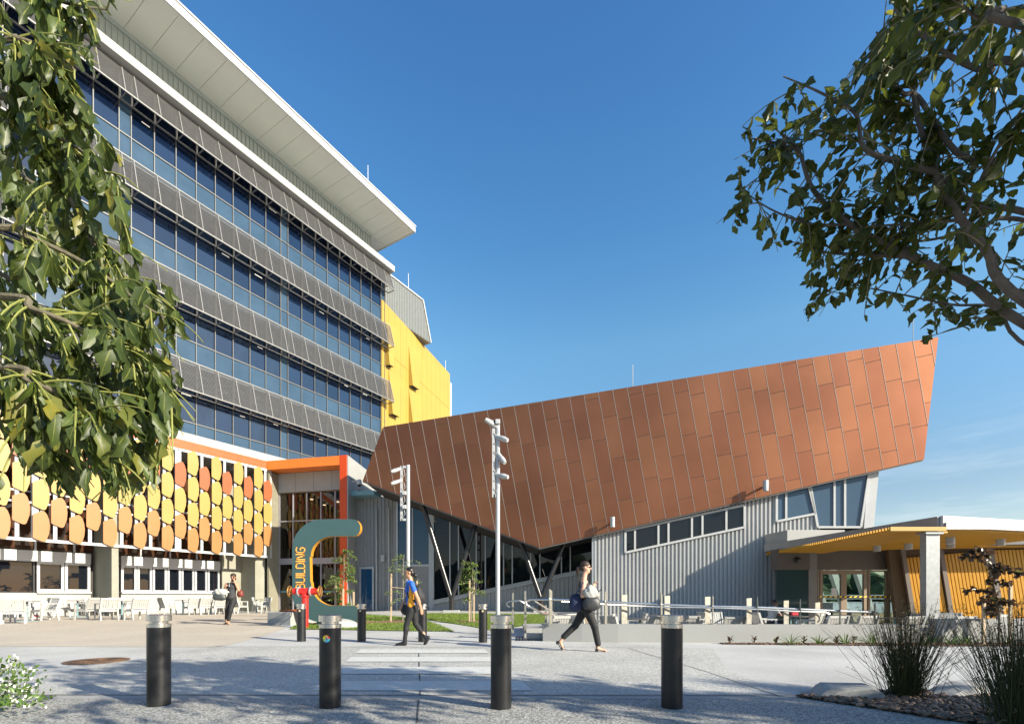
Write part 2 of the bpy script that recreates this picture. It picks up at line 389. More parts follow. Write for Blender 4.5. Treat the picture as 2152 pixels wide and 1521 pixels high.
for i in range(len(MS) - 1):
    s0, s1 = MS[i], MS[i + 1]
    for f in range(4):
        mb = MB(); tbox(mb, s0 + .025, s1 - .025, -.06, -.02, TZ[f] + .03, tops[f]); wdo = mb.build('window', (RND.choice([GLASSV, GLASSV, GV3, GV2, GLASSV]) if s1 - s0 > .6 else GLASSS), tower)
        if s1 - s0 > .6 and RND.random() < .17: mb = MB(); z_ = TZ[f] + 1.15 + RND.random() * .5; a_ = s0 + RND.uniform(.1, .35); tbox(mb, a_, a_ + RND.uniform(.3, .5), -.03, -.015, z_, z_ + .045); mb.build('ceiling_light', CLT, wdo, world=False)
        mb = MB(); tbox(mb, s0 + .025, s1 - .025, -.06, -.015, TZ[f] - 1.22, TZ[f] - .03); mb.build('spandrel_panel', GLASSS, tower)
MULL = mat('mullion_aluminium', (.125, .125, .12), .4, metal=.3)
mb = MB()
for s in MS: tbox(mb, s - .02, s + .02, -.08, .05, 9.2, 26.8)
for f in range(4):
    tbox(mb, 0, MS[-1], -.08, .035, TZ[f] - .03, TZ[f] + .03); tbox(mb, 0, MS[-1], -.08, .033, TZ[f] - 1.28, TZ[f] - 1.22)
mb.build('curtain_wall_frame', MULL, tower)
# corner return of the glass
mb = MB(); tbox(mb, -.03, .015, -12, .02, 9.2, 26.8); mb.build('corner_glass', GLASSV, tower)
LOUVF = mat('louvre_frame_grey', (.21, .207, .20), .5, metal=.2); LOUV = mat('louvre_grey', (.092, .091, .088), .5, metal=.2, var=.06)
LBOT = [25.27, 20.84, 16.41, 11.98]
LTOP = [26.78, 22.56, 18.13, 13.70]
LMESH = {}
for f in range(4):
    zb, zt = LBOT[f], LTOP[f]; n0, n1 = .30, .78
    for i in range(len(MS) - 1):
        s0, s1 = MS[i], MS[i + 1]
        if i == 0: s0 = -.28
        mb = MB(); nb = 22
        for k in range(nb):
            t = (k + .5) / nb; z = zb + (zt - zb) * t; n = n1 + (n0 - n1) * t; h = .033; th = .014
            p = [TP(s1 - .03, n + th, z - h), TP(s0 + .03, n + th, z - h), TP(s0 + .03, n - .008 + th, z - h), TP(s1 - .03, n - .008 + th, z - h),
                 TP(s1 - .03, n - th, z + h * .75), TP(s0 + .03, n - th, z + h * .75), TP(s0 + .03, n - th - .008, z + h * .75), TP(s1 - .03, n - th - .008, z + h * .75)]
            mb.hexa(p)
        ou = TP(0, 1, 0) - TP(0, 0, 0); mb.cur = 1
        mb.bar(TP(s1, n1, zb), TP(s1, n0, zt), .045, .05, ou)
        if i == 0: mb.bar(TP(s0, n1, zb), TP(s0, n0, zt), .045, .05, ou)
        mb.bar(TP(s0, n1 + .01, zb), TP(s1, n1 + .01, zb), .07, .06); mb.bar(TP(s0, n0, zt), TP(s1, n0, zt), .05, .05)
        mb.bar(TP(s0, .13, zb), TP(s1, .13, zb), .06, .06)          # inner rail
        mb.bar(TP(s1 - .02, .12, zb), TP(s1 - .02, n1, zb), .05, .05)
        mb.bar(TP(s1, .10, zb), TP(s1, .10, zt), .06, .06, ou)
        mb.bar(TP(s1, .1, zt - .45), TP(s1, n0 + .1, zt - .45), .04, .05)
        if i == 0: mb.bar(TP(s0, .12, zb), TP(s0, n1, zb), .05, .05)
        mb.build('louvre_screen', [LOUV, LOUVF], tower)
SOFF = mat('roof_soffit_white', (.62, .61, .55), .45, var=.05, vscale=.4)
mb = MB(); tbox(mb, -.42, 24, -3, .72, 26.82, 27.27); mb.build('ledge', CONCW, tower, bevel=.02)
CLER = mat('clerestory_green_grey', (.33, .38, .36), .5, metal=.1, var=.06)
mb = MB(); tbox(mb, .57, 24, -9, -.94, 27.2, 29.8)
s = .62
while s < 24: tbox(mb, s - .014, s + .014, -.94, -.875, 27.25, 29.7); s += .25
tbox(mb, .52, 24, -.95, -.84, 29.58, 29.79); mb.build('clerestory_wall', CLER, tower)
mb = MB(); tbox(mb, -.98, 24, -8, 2.22, 29.84, 30.1); mb.build('roof', DARK, tower)
mb = MB(); ss = [-1.0, -.08] + [.52 + 1.17 * k for k in range(21)]
for i in range(len(ss) - 1):
    tbox(mb, ss[i] + .008, ss[i + 1] - .008, -.86, 2.2, 29.80, 29.86)
    if i < 2: tbox(mb, ss[i] + .008, ss[i + 1] - .008, -8, -.88, 29.80, 29.86)
mb.build('soffit', SOFF, tower)
mb = MB(); tbox(mb, -1.04, 24, 2.22, 2.30, 29.77, 30.2); tbox(mb, -1.08, -1.0, -8, 2.30, 29.77, 30.2); tbox(mb, -1.10, 24, 2.16, 2.36, 30.2, 30.28)
mb.build('fascia', mat('fascia_white', (.46, .46, .45), .4), tower)
mb = MB(); mb.tube([TP(3.6, 2.1, 30.2), TP(3.6, 2.1, 31.6)], .02, 6); mb.tube([TP(-.5, -6, 30.2), TP(-.5, -6, 31.2)], .02, 6); mb.build('lightning_rod', SILV, tower)
mb = MB(); tbox(mb, -.02, 23.6, -.4, .10, 9.0, 9.86); mb.build('parapet', CONCW, tower)

# ---------------------------------------------------------------- yellow wing and plant room
wd = Vector((.2776, .9607, 0)); wn_ = Vector((.9607, -.2776, 0)); W0 = Vector((-10.12, 38.62, 0))
wing = thing('yellow_wing', 'yellow clad wing behind the tower corner with flared panels', 'building', W0 + wd * 6 - wn_ * 4)
def WP(u, n, z): return W0 + wd * u + wn_ * n + UP * z
def wbox(mb, u0, u1, n0, n1, z0, z1):
    return mb.hexa([WP(u0, n1, z0), WP(u1, n1, z0), WP(u1, n0, z0), WP(u0, n0, z0), WP(u0, n1, z1), WP(u1, n1, z1), WP(u1, n0, z1), WP(u0, n0, z1)])
mb = MB(); wbox(mb, -.5, 12.9, -8, -.05, 0, 24.4); mb.build('wall', mat('wing_joint', (.45, .28, .03), .7), wing)
mb = MB(); u = -.5; k = 0
while u < 12.7:
    wbox(mb, u + .012, min(12.85, u + .98), -.06, 0, 0, 20.7); wbox(mb, u + .012, min(12.85, u + .98), -.06, 0, 20.73, 24.45); u += .99; k += 1
mb.build('cladding', YEL, wing)
mb = MB(); wbox(mb, 12.86, 13.3, -8, .02, 0, 23.6); mb.build('end_panel', WHITE, wing)
def wuz(cx_, cy_):
    px = 700 + cx_ / 3.307; py = 540 + cy_ / 3.307; t, p = rline(px, W0, wd); return t, zat(py, p.y)
for (tl, tr, bl, br) in [((362, 445), (437, 490), (362, 752), (392, 768)), ((525, 620), (608, 672), (525, 895), (570, 925)), ((384, 772), (470, 842), (384, 1092), (432, 1115)), ((525, 915), (612, 972), (525, 1150), (590, 1180))]:
    q = [wuz(*tl), wuz(*tr), wuz(*br), wuz(*bl)]
    front = [WP(q[0][0], .03, q[0][1]), WP(q[1][0], .03, q[1][1]), WP(q[2][0], .42, q[2][1]), WP(q[3][0], .42, q[3][1])]
    back = [WP(q[0][0], 0, q[0][1]), WP(q[1][0], 0, q[1][1]), WP(q[2][0], 0, q[2][1]), WP(q[3][0], 0, q[3][1])]
    mb = MB(); mb.add(front + back, [(0, 3, 2, 1), (0, 1, 5, 4), (1, 2, 6, 5), (3, 0, 4, 7)]); mb.cur = 1; mb.add([front[2], front[3], back[3], back[2]], [(0, 1, 2, 3)])
    mb.build('flared_panel', [YEL, DARK], wing)
mb = MB(); mb.tube([WP(12.4, -.3, 24.3), WP(12.4, -.3, 25.7)], .03, 6); mb.build('lightning_rod', SILV, wing)
Q0 = Vector((-9.03, 42.5, 0))
def QP(t, n, z): return Q0 + A * t + NV * n + UP * z
PLANT = mat('plant_room_grey_ribs', (.15, .16, .155), .45, metal=.1, var=.04)
pr = MB(); L0, L1 = -9.0, 2.80
def ptop(t):
    x = L0 + (L1 - L0) * t; return 27.85 if x < 1.72 else 27.85 - (x - 1.72) / 1.08 * 3.2
pr.corrug(QP(L0, 0, 0), QP(L1, 0, 0), lambda t: 24.55, ptop, .2, .035, NV)
proom = pr.build('plant_room', PLANT, wing)
mb = MB(); mb.prism([QP(L0, -.01, 24.5), QP(L1, -.01, 24.5), QP(1.72, -.01, 27.9), QP(L0, -.01, 27.9)], NV * -8); mb.build('core', GREYD, proom, world=False)
mb = MB(); mb.bar(QP(L0, .06, 27.92), QP(1.72, .06, 27.92), .1, .1); mb.bar(QP(1.72, .06, 27.92), QP(L1, .06, 24.55), .1, .1); mb.tube([QP(.2, -.3, 27.9), QP(.2, -.3, 29.6)], .03, 6)
mb.build('edge_trim', WHITE, proom, world=False)

# ================================================================ podium with kiosks
C0 = Vector((-15.2, 30.0, 0))
def PC(s, n, z): return C0 - A * s + NV * n + UP * z
def pbox(mb, s0, s1, n0, n1, z0, z1): return tbox(mb, s0, s1, n0, n1, z0, z1, PC)
SMAX = 15.5
pod = thing('podium_building', 'two storey podium with orange roof band and kiosk windows beneath the leaf screen', 'building', PC(6, -5, 0))
mb = MB(); pbox(mb, 0, SMAX, -2.6, 0, 8.86, 9.42); mb.build('roof_band', ORGL, pod, bevel=.02)
mb = MB(); pbox(mb, .2, SMAX, -2.6, -.2, 8.76, 8.86); mb.build('soffit', CONCW, pod)
mb = MB(); pbox(mb, .6, SMAX, -9, -2.35, 0.0, 9.3); mb.build('wall', mat('podium_dark', (.05, .045, .04), .8), pod)
# upper glazing behind the screen
BRN = mat('bronze_glass', (.05, .022, .012), .04, spec=.35, var=.5, vscale=.7)
for i in range(10):
    s0 = 1.6 + i * 1.4
    mb = MB(); pbox(mb, s0 + .04, s0 + 1.36, -2.3, -2.24, 3.25, 5.85); pbox(mb, s0 + .04, s0 + 1.36, -2.3, -2.24, 5.95, 8.7); w_ = mb.build('window', BRN, pod)
    mb = MB(); pbox(mb, s0 - .04, s0 + .04, -2.32, -2.18, 3.2, 8.75); pbox(mb, s0 + .04, s0 + 1.36, -2.31, -2.19, 5.86, 5.94); mb.build('frame', SILV, w_, world=False)
def kiosk(sa, sb, panes, dark=False):
    mb = MB(); pbox(mb, sa, sb, -2.35, -2.02, 2.66, 3.16); mb.build('kiosk_fascia', WHITE, pod)
    mb = MB(); pbox(mb, sa, sb, -2.35, -2.05, .05, 1.18); mb.build('kiosk_wall', CONCW, pod)
    mb = MB(); pbox(mb, sa, sb, -2.35, -1.93, 1.18, 1.27); mb.build('counter', WHITE, pod, bevel=.01)
    wdt = (sb - sa) / panes
    for k in range(panes):
        a = sa + k * wdt; b = a + wdt
        mb = MB(); pbox(mb, a + .12, b - .12, -2.2, -2.16, 1.38, 2.56); w_ = mb.build('window', GLASSB, pod)
        mb = MB(); pbox(mb, a + .015, a + .12, -2.22, -2.06, 1.27, 2.66); pbox(mb, b - .12, b - .015, -2.22, -2.06, 1.27, 2.66); pbox(mb, a + .12, b - .12, -2.22, -2.06, 1.27, 1.38); pbox(mb, a + .12, b - .12, -2.22, -2.06, 2.56, 2.66)
        mb.build('frame', SILV if not dark else WHITE, w_, world=False)
kiosk(1.75, 6.75, 7); kiosk(8.0, 10.0, 2, True)
# large dark window of the left kiosk
mb = MB(); pbox(mb, 10.0, SMAX, -2.35, -2.02, 2.66, 3.16); mb.build('kiosk_fascia', WHITE, pod)
mb = MB(); pbox(mb, 10.0, SMAX, -2.35, -2.05, .05, 1.2); mb.build('kiosk_wall', CONCW, pod)
for k in range(3):
    a = 10.08 + k * 1.8
    mb = MB(); pbox(mb, a + .04, a + 1.76, -2.2, -2.14, 1.26, 2.6); w_ = mb.build('window', GLASSB, pod)
    mb = MB(); pbox(mb, a - .03, a + .04, -2.2, -2.06, 1.2, 2.66); pbox(mb, a + .04, a + 1.76, -2.2, -2.06, 2.6, 2.66); pbox(mb, a + .04, a + 1.76, -2.2, -2.06, 1.2, 1.26); mb.build('frame', BLACKM, w_, world=False)
mb = MB(); pbox(mb, 7.55, 7.82, -2.6, -.1, 0, 8.8); mb.build('fin_wall', CONCO, pod)
mb = MB(); pbox(mb, .55, 1.7, -2.4, -1.9, 0, 8.8); pbox(mb, -.1, .55, -2.4, -.35, 0, 8.76); mb.build('concrete_wall', CONCO, pod)
mb = MB()
for s, n in ((7.35, -1.9), (7.2, -1.95), (6.95, -1.9)): mb.tube([PC(s, n, .05), PC(s, n, 3.3)], .05, 8)
mb.build('downpipe', SILV, pod, smooth='auto')
# leaf screen
scr = thing('leaf_screen', 'screen of yellow and orange leaf shaped panels on a white frame along the podium', 'facade screen', PC(6, 0, 3.4))
LEAFO = [(0, .18), (0, 1.14), (.025, 1.18), (.26, 1.325), (.32, 1.34), (.38, 1.32), (.46, 1.20), (.525, .98), (.55, .70), (.53, .40), (.44, .07), (.40, .015), (.34, 0), (.28, .02), (.03, .135)]
LY = mat('leaf_panel_yellow', (.33, .215, .050), .42, var=.05, vscale=.8); LO = mat('leaf_panel_orange', (.31, .135, .036), .42, var=.06, vscale=.8); LD = mat('leaf_panel_deep_orange', (.275, .072, .017), .42, var=.05)
k = 0
while .27 + .612 * k < SMAX:
    sl_ = .27 + .612 * k; odd = k % 2
    ztop = 8.93 if odd else 8.23; n = 4 if odd else 3
    for j in range(n):
        z0 = ztop - 1.34 - 1.39 * j
        m = (LO if j == n - 1 else LY) if odd else (LD, LY, LO)[j]
        ji = RND.uniform(-.012, .012)
        mb = MB(); mb.prism([PC(sl_ - u - ji, .10 if odd else .06, z0 + z) for u, z in LEAFO], NV * .03); mb.build('leaf_panel', m, scr)
    k += 1
mb = MB()
k = 0
while .27 + .612 * k < SMAX:
    s = .27 + .612 * k - .16; pbox(mb, s - .065, s + .065, -.10, .0, 3.45, 8.80); k += 1
for s0, s1 in ((-.28, 4.95), (5.0, 10.4), (10.55, SMAX)):
    for z in (3.42, 8.80): pbox(mb, s0, s1, -.11, .01, z, z + .13)
    for s in (s0, s1 - .12): pbox(mb, s, s + .12, -.115, .015, 3.42, 8.93)
    pbox(mb, s0 + .12, s1 - .12, -.10, -.02, 5.05, 5.13)
mb.build('frame', WHITE, scr)
for s in (2.0, 5, 8, 11, 14):
    for z in (5.0, 8.5): mb = MB(); pbox(mb, s - .04, s + .04, -2.3, -.1, z, z + .1); mb.build('bracket', SILV, scr)
# portal
pdv = Vector((.974, -.2265, 0)).normalized(); pn = Vector((pdv.y, -pdv.x, 0))
def PP(u, n, z): return C0 + pdv * u + pn * n + UP * z
def ppbox(mb, u0, u1, n0, n1, z0, z1):
    return mb.hexa([PP(u0, n1, z0), PP(u1, n1, z0), PP(u1, n0, z0), PP(u0, n0, z0), PP(u0, n1, z1), PP(u1, n1, z1), PP(u1, n0, z1), PP(u0, n0, z1)])
por = thing('entrance_portal', 'red orange entrance portal frame with tall glazed doors beside the leaf screen', 'entrance', PP(2.8, -1, .1))
mb = MB(); ppbox(mb, .02, 5.07, -2.2, .04, 8.86, 9.42); mb.build('lintel', mat('sunlit_portal_orange', (.80, .20, .03), .42, var=.03), por, bevel=.015)  # roof band's paint with brightness put into its colour, sun only grazes this face
mb = MB(); ppbox(mb, 5.07, 5.55, -.10, .05, .05, 9.43); mb.build('column', ORG, por, bevel=.015)
mb = MB(); mb.hexa([PP(5.55, .03, .05), PP(5.62, .03, .05), PP(5.62, .03, .05) + V(.3, 9.5, 0), PP(5.5, .03, .05) + V(.3, 9.5, 0), PP(5.55, .03, 9.4), PP(5.62, .03, 9.4), PP(5.62, .03, 9.4) + V(.3, 9.5, 0), PP(5.5, .03, 9.4) + V(.3, 9.5, 0)])
mb.build('side_wall', CONCW, por)
mb = MB()
for k in range(4): ppbox(mb, .1 + k * 1.28, .1 + k * 1.28 + 1.26, -.98, -.88, 7.62, 8.84)
mb.build('bulkhead_panel', CONCW, por)
mb = MB(); ppbox(mb, -.05, .08, -1.0, -.06, 0, 8.8); mb.build('jamb_wall', mat('jamb_concrete', (.20, .185, .13), .8, var=.12), por)
mb = MB(); ppbox(mb, .05, 5.06, -2.2, -1.0, 7.55, 7.62); mb.build('soffit', mat('dark_brown_soffit', (.12, .075, .04), .6), por)
PGL = clearglass('portal_glass', (.42, .36, .30), .55)
for k in range(5):
    u0 = .15 + k * 1.0
    for z0, z1 in ((.12, 3.05), (3.45, 5.75), (5.85, 7.5)):
        mb = MB(); ppbox(mb, u0 + .03, u0 + .97, -.99, -.97, z0, z1); mb.build('door_glass' if z1 < 3.2 else 'window', PGL, por)
mb = MB(); ALU = mat('mauve_grey_aluminium', (.33, .31, .33), .4, metal=.3)
for k in range(6): ppbox(mb, .12 + k * 1.0 - .03, .12 + k * 1.0 + .05, -1.03, -.92, .05, 7.55)
ppbox(mb, .1, 5.1, -1.02, -.93, 5.76, 5.84); ppbox(mb, .1, 5.1, -1.04, -.90, 3.06, 3.44); ppbox(mb, .1, 5.1, -1.02, -.94, .05, .12)
mb.build('door_frame', ALU, por)
mb = MB(); ppbox(mb, .2, 5.0, -.968, -.955, 1.3, 1.36); mb.build('door_stripe', mat('teal_strip', (.1, .35, .42), .4), por)
# lobby behind the doors
LOB = mat('lobby_brown', (.16, .10, .06), .7, var=.2)
mb = MB(); ppbox(mb, -.2, 5.2, -8.2, -8, 0, 7.6); ppbox(mb, -.2, -.05, -8, -1.8, 0, 7.6); ppbox(mb, 5.1, 5.3, -8, -2.3, 0, 7.6); ppbox(mb, -.2, 5.3, -8, -1.7, 7.62, 7.75); mb.build('lobby_wall', LOB, por)
mb = MB(); ppbox(mb, 1.0, 1.9, -6.4, -6.2, .1, 5.2); mb.build('lobby_panel', mat('lobby_red', (.55, .06, .02), .5), por)
mb = MB(); mb.lathe([(.02, 4.35), (.28, 4.3), (.5, 3.85), (.52, 3.7), (.48, 3.7)], 20, PP(3.55, -4, 0)); mb.build('lobby_lamp', emis('lamp_warm', (1, .5, .12), .5), por, smooth='auto')
DLT = emis('downlight', (1, .95, .85), 4.0)
for u, n in ((1.0, -3), (2.2, -4.2), (3.4, -3.2), (4.4, -4.4), (1.9, -5.6), (3.1, -6.2), (.6, -5)):
    mb = MB(); mb.lathe([(.10, 7.57), (.10, 7.615)], 12, PP(u, n, 0)); mb.build('downlight', DLT, por)
# two dome cameras
cb = thing('dome_camera', 'white dome security camera on the portal corner under the copper edge', 'security camera', ray(755, 1018, 28.6))
mb = MB(); mb.lathe([(.03, .32), (.12, .28), (.15, .1), (.15, 0)], 16); mb.build('housing', WHITE, cb, smooth='auto', world=False)
mb = MB(); mb.ball((0, 0, 0), .12, .12, .14); mb.build('dome', BLACKM, cb, smooth=True, world=False)
mb = MB(); mb.bar((0, 0, .25), (-.5, .3, .25), .06, .06); mb.build('bracket', WHITE, cb, world=False)
# ================================================================ the copper clad building
# front face: a plane leaning slightly forward at the top
def coppY(X, z): return 24.33 - .1484 * X - .12 * (z - 5)
def cop(px, py, off=0.0):
    """place of a face point seen in the photo (intersection with the leaning plane)"""
    a = (px - CX) / FPX; b = -(py - HY) / FPX
    Y = (24.33 - .03 * (EYE - 5)) / (1 + .1484 * a + .03 * b)
    return Vector((a * Y, Y + off, EYE + b * Y))
CPX = [(805, 897), (1972, 708), (1942, 965), (1134, 1151), (762, 1010)]
CP = [cop(*p) for p in CPX]
cb_ = thing('copper_building', 'angular copper panelled building on black V columns with grey ribbed walls', 'building', (4, 26, .1))
CN = Vector((-.1484, -1, -.03)).normalized()
e1 = (cop(1300, 900) - cop(1100, 900)); e1 = (e1 - CN * e1.dot(CN)).normalized(); e2 = CN.cross(e1).normalized()
if e2.z < 0: e2 = -e2
th = radians(13.0)
gu = e1 * cos(th) + e2 * sin(th); gv = -e1 * sin(th) + e2 * cos(th)      # panel grid axes in the face
O3 = CP[3]
poly2 = [((p - O3).dot(gu), (p - O3).dot(gv)) for p in CP]
def clip(poly, a, b, c):     # keep a*x+b*y<=c
    out = []
    for i in range(len(poly)):
        p, q = poly[i], poly[(i + 1) % len(poly)]; dp = a * p[0] + b * p[1] - c; dq = a * q[0] + b * q[1] - c
        if dp <= 0: out.append(p)
        if dp * dq < 0: t = dp / (dp - dq); out.append((p[0] + (q[0] - p[0]) * t, p[1] + (q[1] - p[1]) * t))
    return out
def copper_mat():
    m = bpy.data.materials.new('copper_panel'); m.use_nodes = True
    nt = m.node_tree; N = nt.nodes; L = nt.links; b = N['Principled BSDF']
    b.inputs['Metallic'].default_value = .92; b.inputs['Roughness'].default_value = .5
    g = N.new('ShaderNodeNewGeometry'); tc = N.new('ShaderNodeTexCoord')
    cr = N.new('ShaderNodeValToRGB'); e = cr.color_ramp.elements
    e[0].color = (.262, .102, .057, 1); e[1].color = (.315, .130, .066, 1)
    L.new(g.outputs['Random Per Island'], cr.inputs[0])
    nz = N.new('ShaderNodeTexNoise'); nz.inputs['Scale'].default_value = .35; nz.inputs['Detail'].default_value = 5; L.new(tc.outputs['Object'], nz.inputs['Vector'])
    mr = N.new('ShaderNodeMapRange'); mr.inputs[1].default_value = .3; mr.inputs[2].default_value = .7; mr.inputs[3].default_value = .82; mr.inputs[4].default_value = 1.12
    L.new(nz.outputs['Fac'], mr.inputs[0])
    hs = N.new('ShaderNodeHueSaturation'); L.new(cr.outputs[0], hs.inputs['Color']); L.new(mr.outputs[0], hs.inputs['Value']); L.new(hs.outputs[0], b.inputs['Base Color'])
    n2 = N.new('ShaderNodeTexNoise'); n2.inputs['Scale'].default_value = 160; L.new(tc.outputs['Object'], n2.inputs['Vector'])
    r2 = N.new('ShaderNodeMapRange'); r2.inputs[3].default_value = .40; r2.inputs[4].default_value = .50; L.new(n2.outputs['Fac'], r2.inputs[0]); L.new(r2.outputs[0], b.inputs['Roughness'])
    return m
COPPER = copper_mat()
pw = .69; pl = 2.05; gap = .022
umin = min(p[0] for p in poly2); umax = max(p[0] for p in poly2); vmin = min(p[1] for p in poly2) - 3; vmax = max(p[1] for p in poly2) + 3
offs = [.0, .12, .55, .68, .18, .30, .80, .92, .42, .52, .05, .62, .75, .25, .35, .88]
mb = MB(); i0 = int(math.floor(umin / pw)) - 1
for i in range(i0, int(umax / pw) + 2):
    ua, ub = i * pw + gap, (i + 1) * pw - gap * .2
    col = clip(clip(poly2, -1, 0, -ua), 1, 0, ub)
    if len(col) < 3: continue
    v0 = vmin - offs[i % 16] * pl
    while v0 < vmax:
        pc = clip(clip(col, 0, -1, -(v0 + gap * .6)), 0, 1, v0 + pl - gap * .6)
        if len(pc) >= 3:
            w3 = [O3 + gu * x + gv * y for x, y in pc]
            mb.prism(w3, -CN * .012)
        v0 += pl
mb.build('copper_cladding', COPPER, cb_)
mb = MB()
for i in range(i0, int(umax / pw) + 2):
    u_ = i * pw + gap * .4; c_ = clip(clip(poly2, -1, 0, -(u_ - .0075)), 1, 0, u_ + .0075)
    if len(c_) >= 3: mb.prism([O3 + gu * x + gv * y + CN * .008 for x, y in c_], -CN * .012)
mb.build('seam_trim', mat('joint_pale', (.40, .35, .31), .45, metal=.3), cb_)
mb = MB(); p_in = [p - CN * .016 for p in CP]
mb.prism(p_in, (0, .05, 0)); mb.build('joint_backing', mat('joint_dark_copper', (.12, .07, .05), .6), cb_)
# the body behind the face: extruded back, and the dark underside
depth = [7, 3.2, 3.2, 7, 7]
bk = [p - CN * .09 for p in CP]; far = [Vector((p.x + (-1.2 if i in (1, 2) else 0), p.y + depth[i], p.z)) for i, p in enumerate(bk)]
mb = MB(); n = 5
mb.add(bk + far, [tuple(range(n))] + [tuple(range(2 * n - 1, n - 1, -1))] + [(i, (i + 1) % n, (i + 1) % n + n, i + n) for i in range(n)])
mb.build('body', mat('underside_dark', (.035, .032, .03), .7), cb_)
mb = MB()
for a, b in ((4, 3), (3, 2)):
    mb.bar(CP[a] + V(0, .10, -.03), CP[b] + V(0, .10, -.03), .12, .05)
mb.build('edge_trim', GREYD, cb_)
def copbot(X):    # height of the copper lower edge above plan position X
    a, b, c = CP[4], CP[3], CP[2]
    if X < b.x: t = (X - a.x) / (b.x - a.x); return a.z + (b.z - a.z) * t
    t = (X - b.x) / (c.x - b.x); return b.z + (c.z - b.z) * t
# line of the recessed ground floor wall
L0_ = Vector((-9.79, 30.0, 0)); L1_ = Vector((4.73, 27.6, 0)); LD_ = (L1_ - L0_).normalized(); LN_ = Vector((LD_.y, -LD_.x, 0))
LLEN = (L1_ - L0_).length
def lp(px): return rline(px, L0_, LD_)[0]
def LPt(t, n, z): return L0_ + LD_ * t + LN_ * n + UP * z
def lbox(mb, t0, t1, n0, n1, z0, z1, z0b=None, z1b=None):
    z0b = z0 if z0b is None else z0b; z1b = z1 if z1b is None else z1b
    return mb.hexa([LPt(t0, n1, z0), LPt(t1, n1, z0b), LPt(t1, n0, z0b), LPt(t0, n0, z0), LPt(t0, n1, z1), LPt(t1, n1, z1b), LPt(t1, n0, z1b), LPt(t0, n0, z1)])
def ltop(t): return copbot(L0_.x + LD_.x * t) + .01
t835, t905, t912 = lp(834), lp(904), lp(913)
mb = MB(); mb.corrug(LPt(0, 0, 0), LPt(t835, 0, 0), lambda u: .02, lambda u: min(7.2, ltop(u * t835)), .24, .05, LN_); mb.build('ribbed_wall', mat('shaded_ribbed_wall', (.25, .245, .24), .5, var=.05), cb_)  # same ribbed steel, its grey darkened for the shade under the copper
mb = MB(); lbox(mb, -.2, LLEN + .3, -.5, -.12, 0, 6.4, 0, 4.0); mb.build('core_wall', DARK, cb_)
# blue door and service boxes on the ribbed wall
ta, tb = lp(757), lp(787)
mb = MB(); lbox(mb, ta + .1, tb - .1, .05, .08, .2, 2.72); dr = mb.build('door', GLASSU, cb_)
mb = MB(); lbox(mb, ta, ta + .1, .04, .12, .1, 2.85); lbox(mb, tb - .1, tb, .04, .12, .1, 2.85); lbox(mb, ta + .1, tb - .1, .04, .12, 2.72, 2.85); mb.build('frame', SILV, dr, world=False)
for px in (793, 819):
    mb = MB(); mb.tube([LPt(lp(px), .14, .1), LPt(lp(px), .14, min(6.4, ltop(lp(px))))], .05, 8); mb.build('downpipe', SILV, cb_, smooth='auto')
mb = MB(); lbox(mb, lp(803), lp(810), .05, .2, zat(1178, 28.7), zat(1163, 28.7)); mb.build('service_box', GREYC, cb_, bevel=.01)
mb = MB(); lbox(mb, -.05, lp(800), -.1, .9, 7.1, 7.35); mb.build('awning', mat('teal_flashing', (.16, .30, .34), .5), cb_)
# blue glazing
mb = MB(); lbox(mb, t835 + .08, lp(868) - .05, 0, .03, 2.95, ltop(t835), 2.95, ltop(lp(868))); mb.build('window', GLASSU, cb_)
mb = MB(); lbox(mb, lp(868) + .02, t905 - .05, 0, .03, 2.95, ltop(lp(868)), 2.95, ltop(t905)); mb.build('window', GLASSU, cb_)
mb = MB(); lbox(mb, t835 + .05, t905 - .02, 0, .04, .1, 2.85); mb.build('grey_panel', mat('grey_infill', (.24, .24, .245), .5, var=.05), cb_)
mb = MB(); lbox(mb, t835 - .02, t835 + .1, -.02, .1, .1, ltop(t835)); lbox(mb, lp(868) - .05, lp(868) + .03, -.02, .08, 2.9, ltop(lp(868))); lbox(mb, t905 - .05, t912, -.02, .12, .1, ltop(t905)); lbox(mb, t835 + .1, t905 - .05, -.02, .09, 2.84, 2.97)
mb.build('window_frame', SILV, cb_)
# dark glazing over a sloping sill
ML = [913, 946.5, 964.4, 1001.8, 1020.6, 1058.9, 1077, 1115.6, 1135, 1180, 1198.6, 1246]
def sill(t):
    p = LPt(t, 0, 0); px = CX + p.x / p.y * FPX
    return zat(1262 + (px - 913) * (1193 - 1262) / (1246 - 913), p.y)
for i in range(len(ML) - 1):
    a, b = lp(ML[i]), min(lp(ML[i + 1]), LLEN - .02)
    mb = MB(); lbox(mb, a + .03, b - .03, 0, .02, sill(a), ltop(a), sill(b), ltop(b)); mb.build('window', GLASSB, cb_)
for x in ML[1:]:
    t = min(lp(x), LLEN - .05); mb = MB(); lbox(mb, t - .035, t + .035, -.01, .10, sill(t), ltop(t)); mb.build('mullion', SILV, cb_)
mb = MB(); a, b = t912, LLEN; mb.bar(LPt(a, .08, sill(a) - .10), LPt(b, .08, sill(b) - .10), .22, .2); mb.bar(LPt(a, .14, sill(a) + .02), LPt(b, .14, sill(b) + .02), .26, .04); mb.build('sloping_sill', SILV, cb_)
mb = MB(); mb.corrug(LPt(a, .0, 0), LPt(b, .0, 0), lambda u: .02, lambda u: sill(a + (b - a) * u) - .19, .24, .05, LN_); mb.build('ribbed_wall', GREYC, cb_)
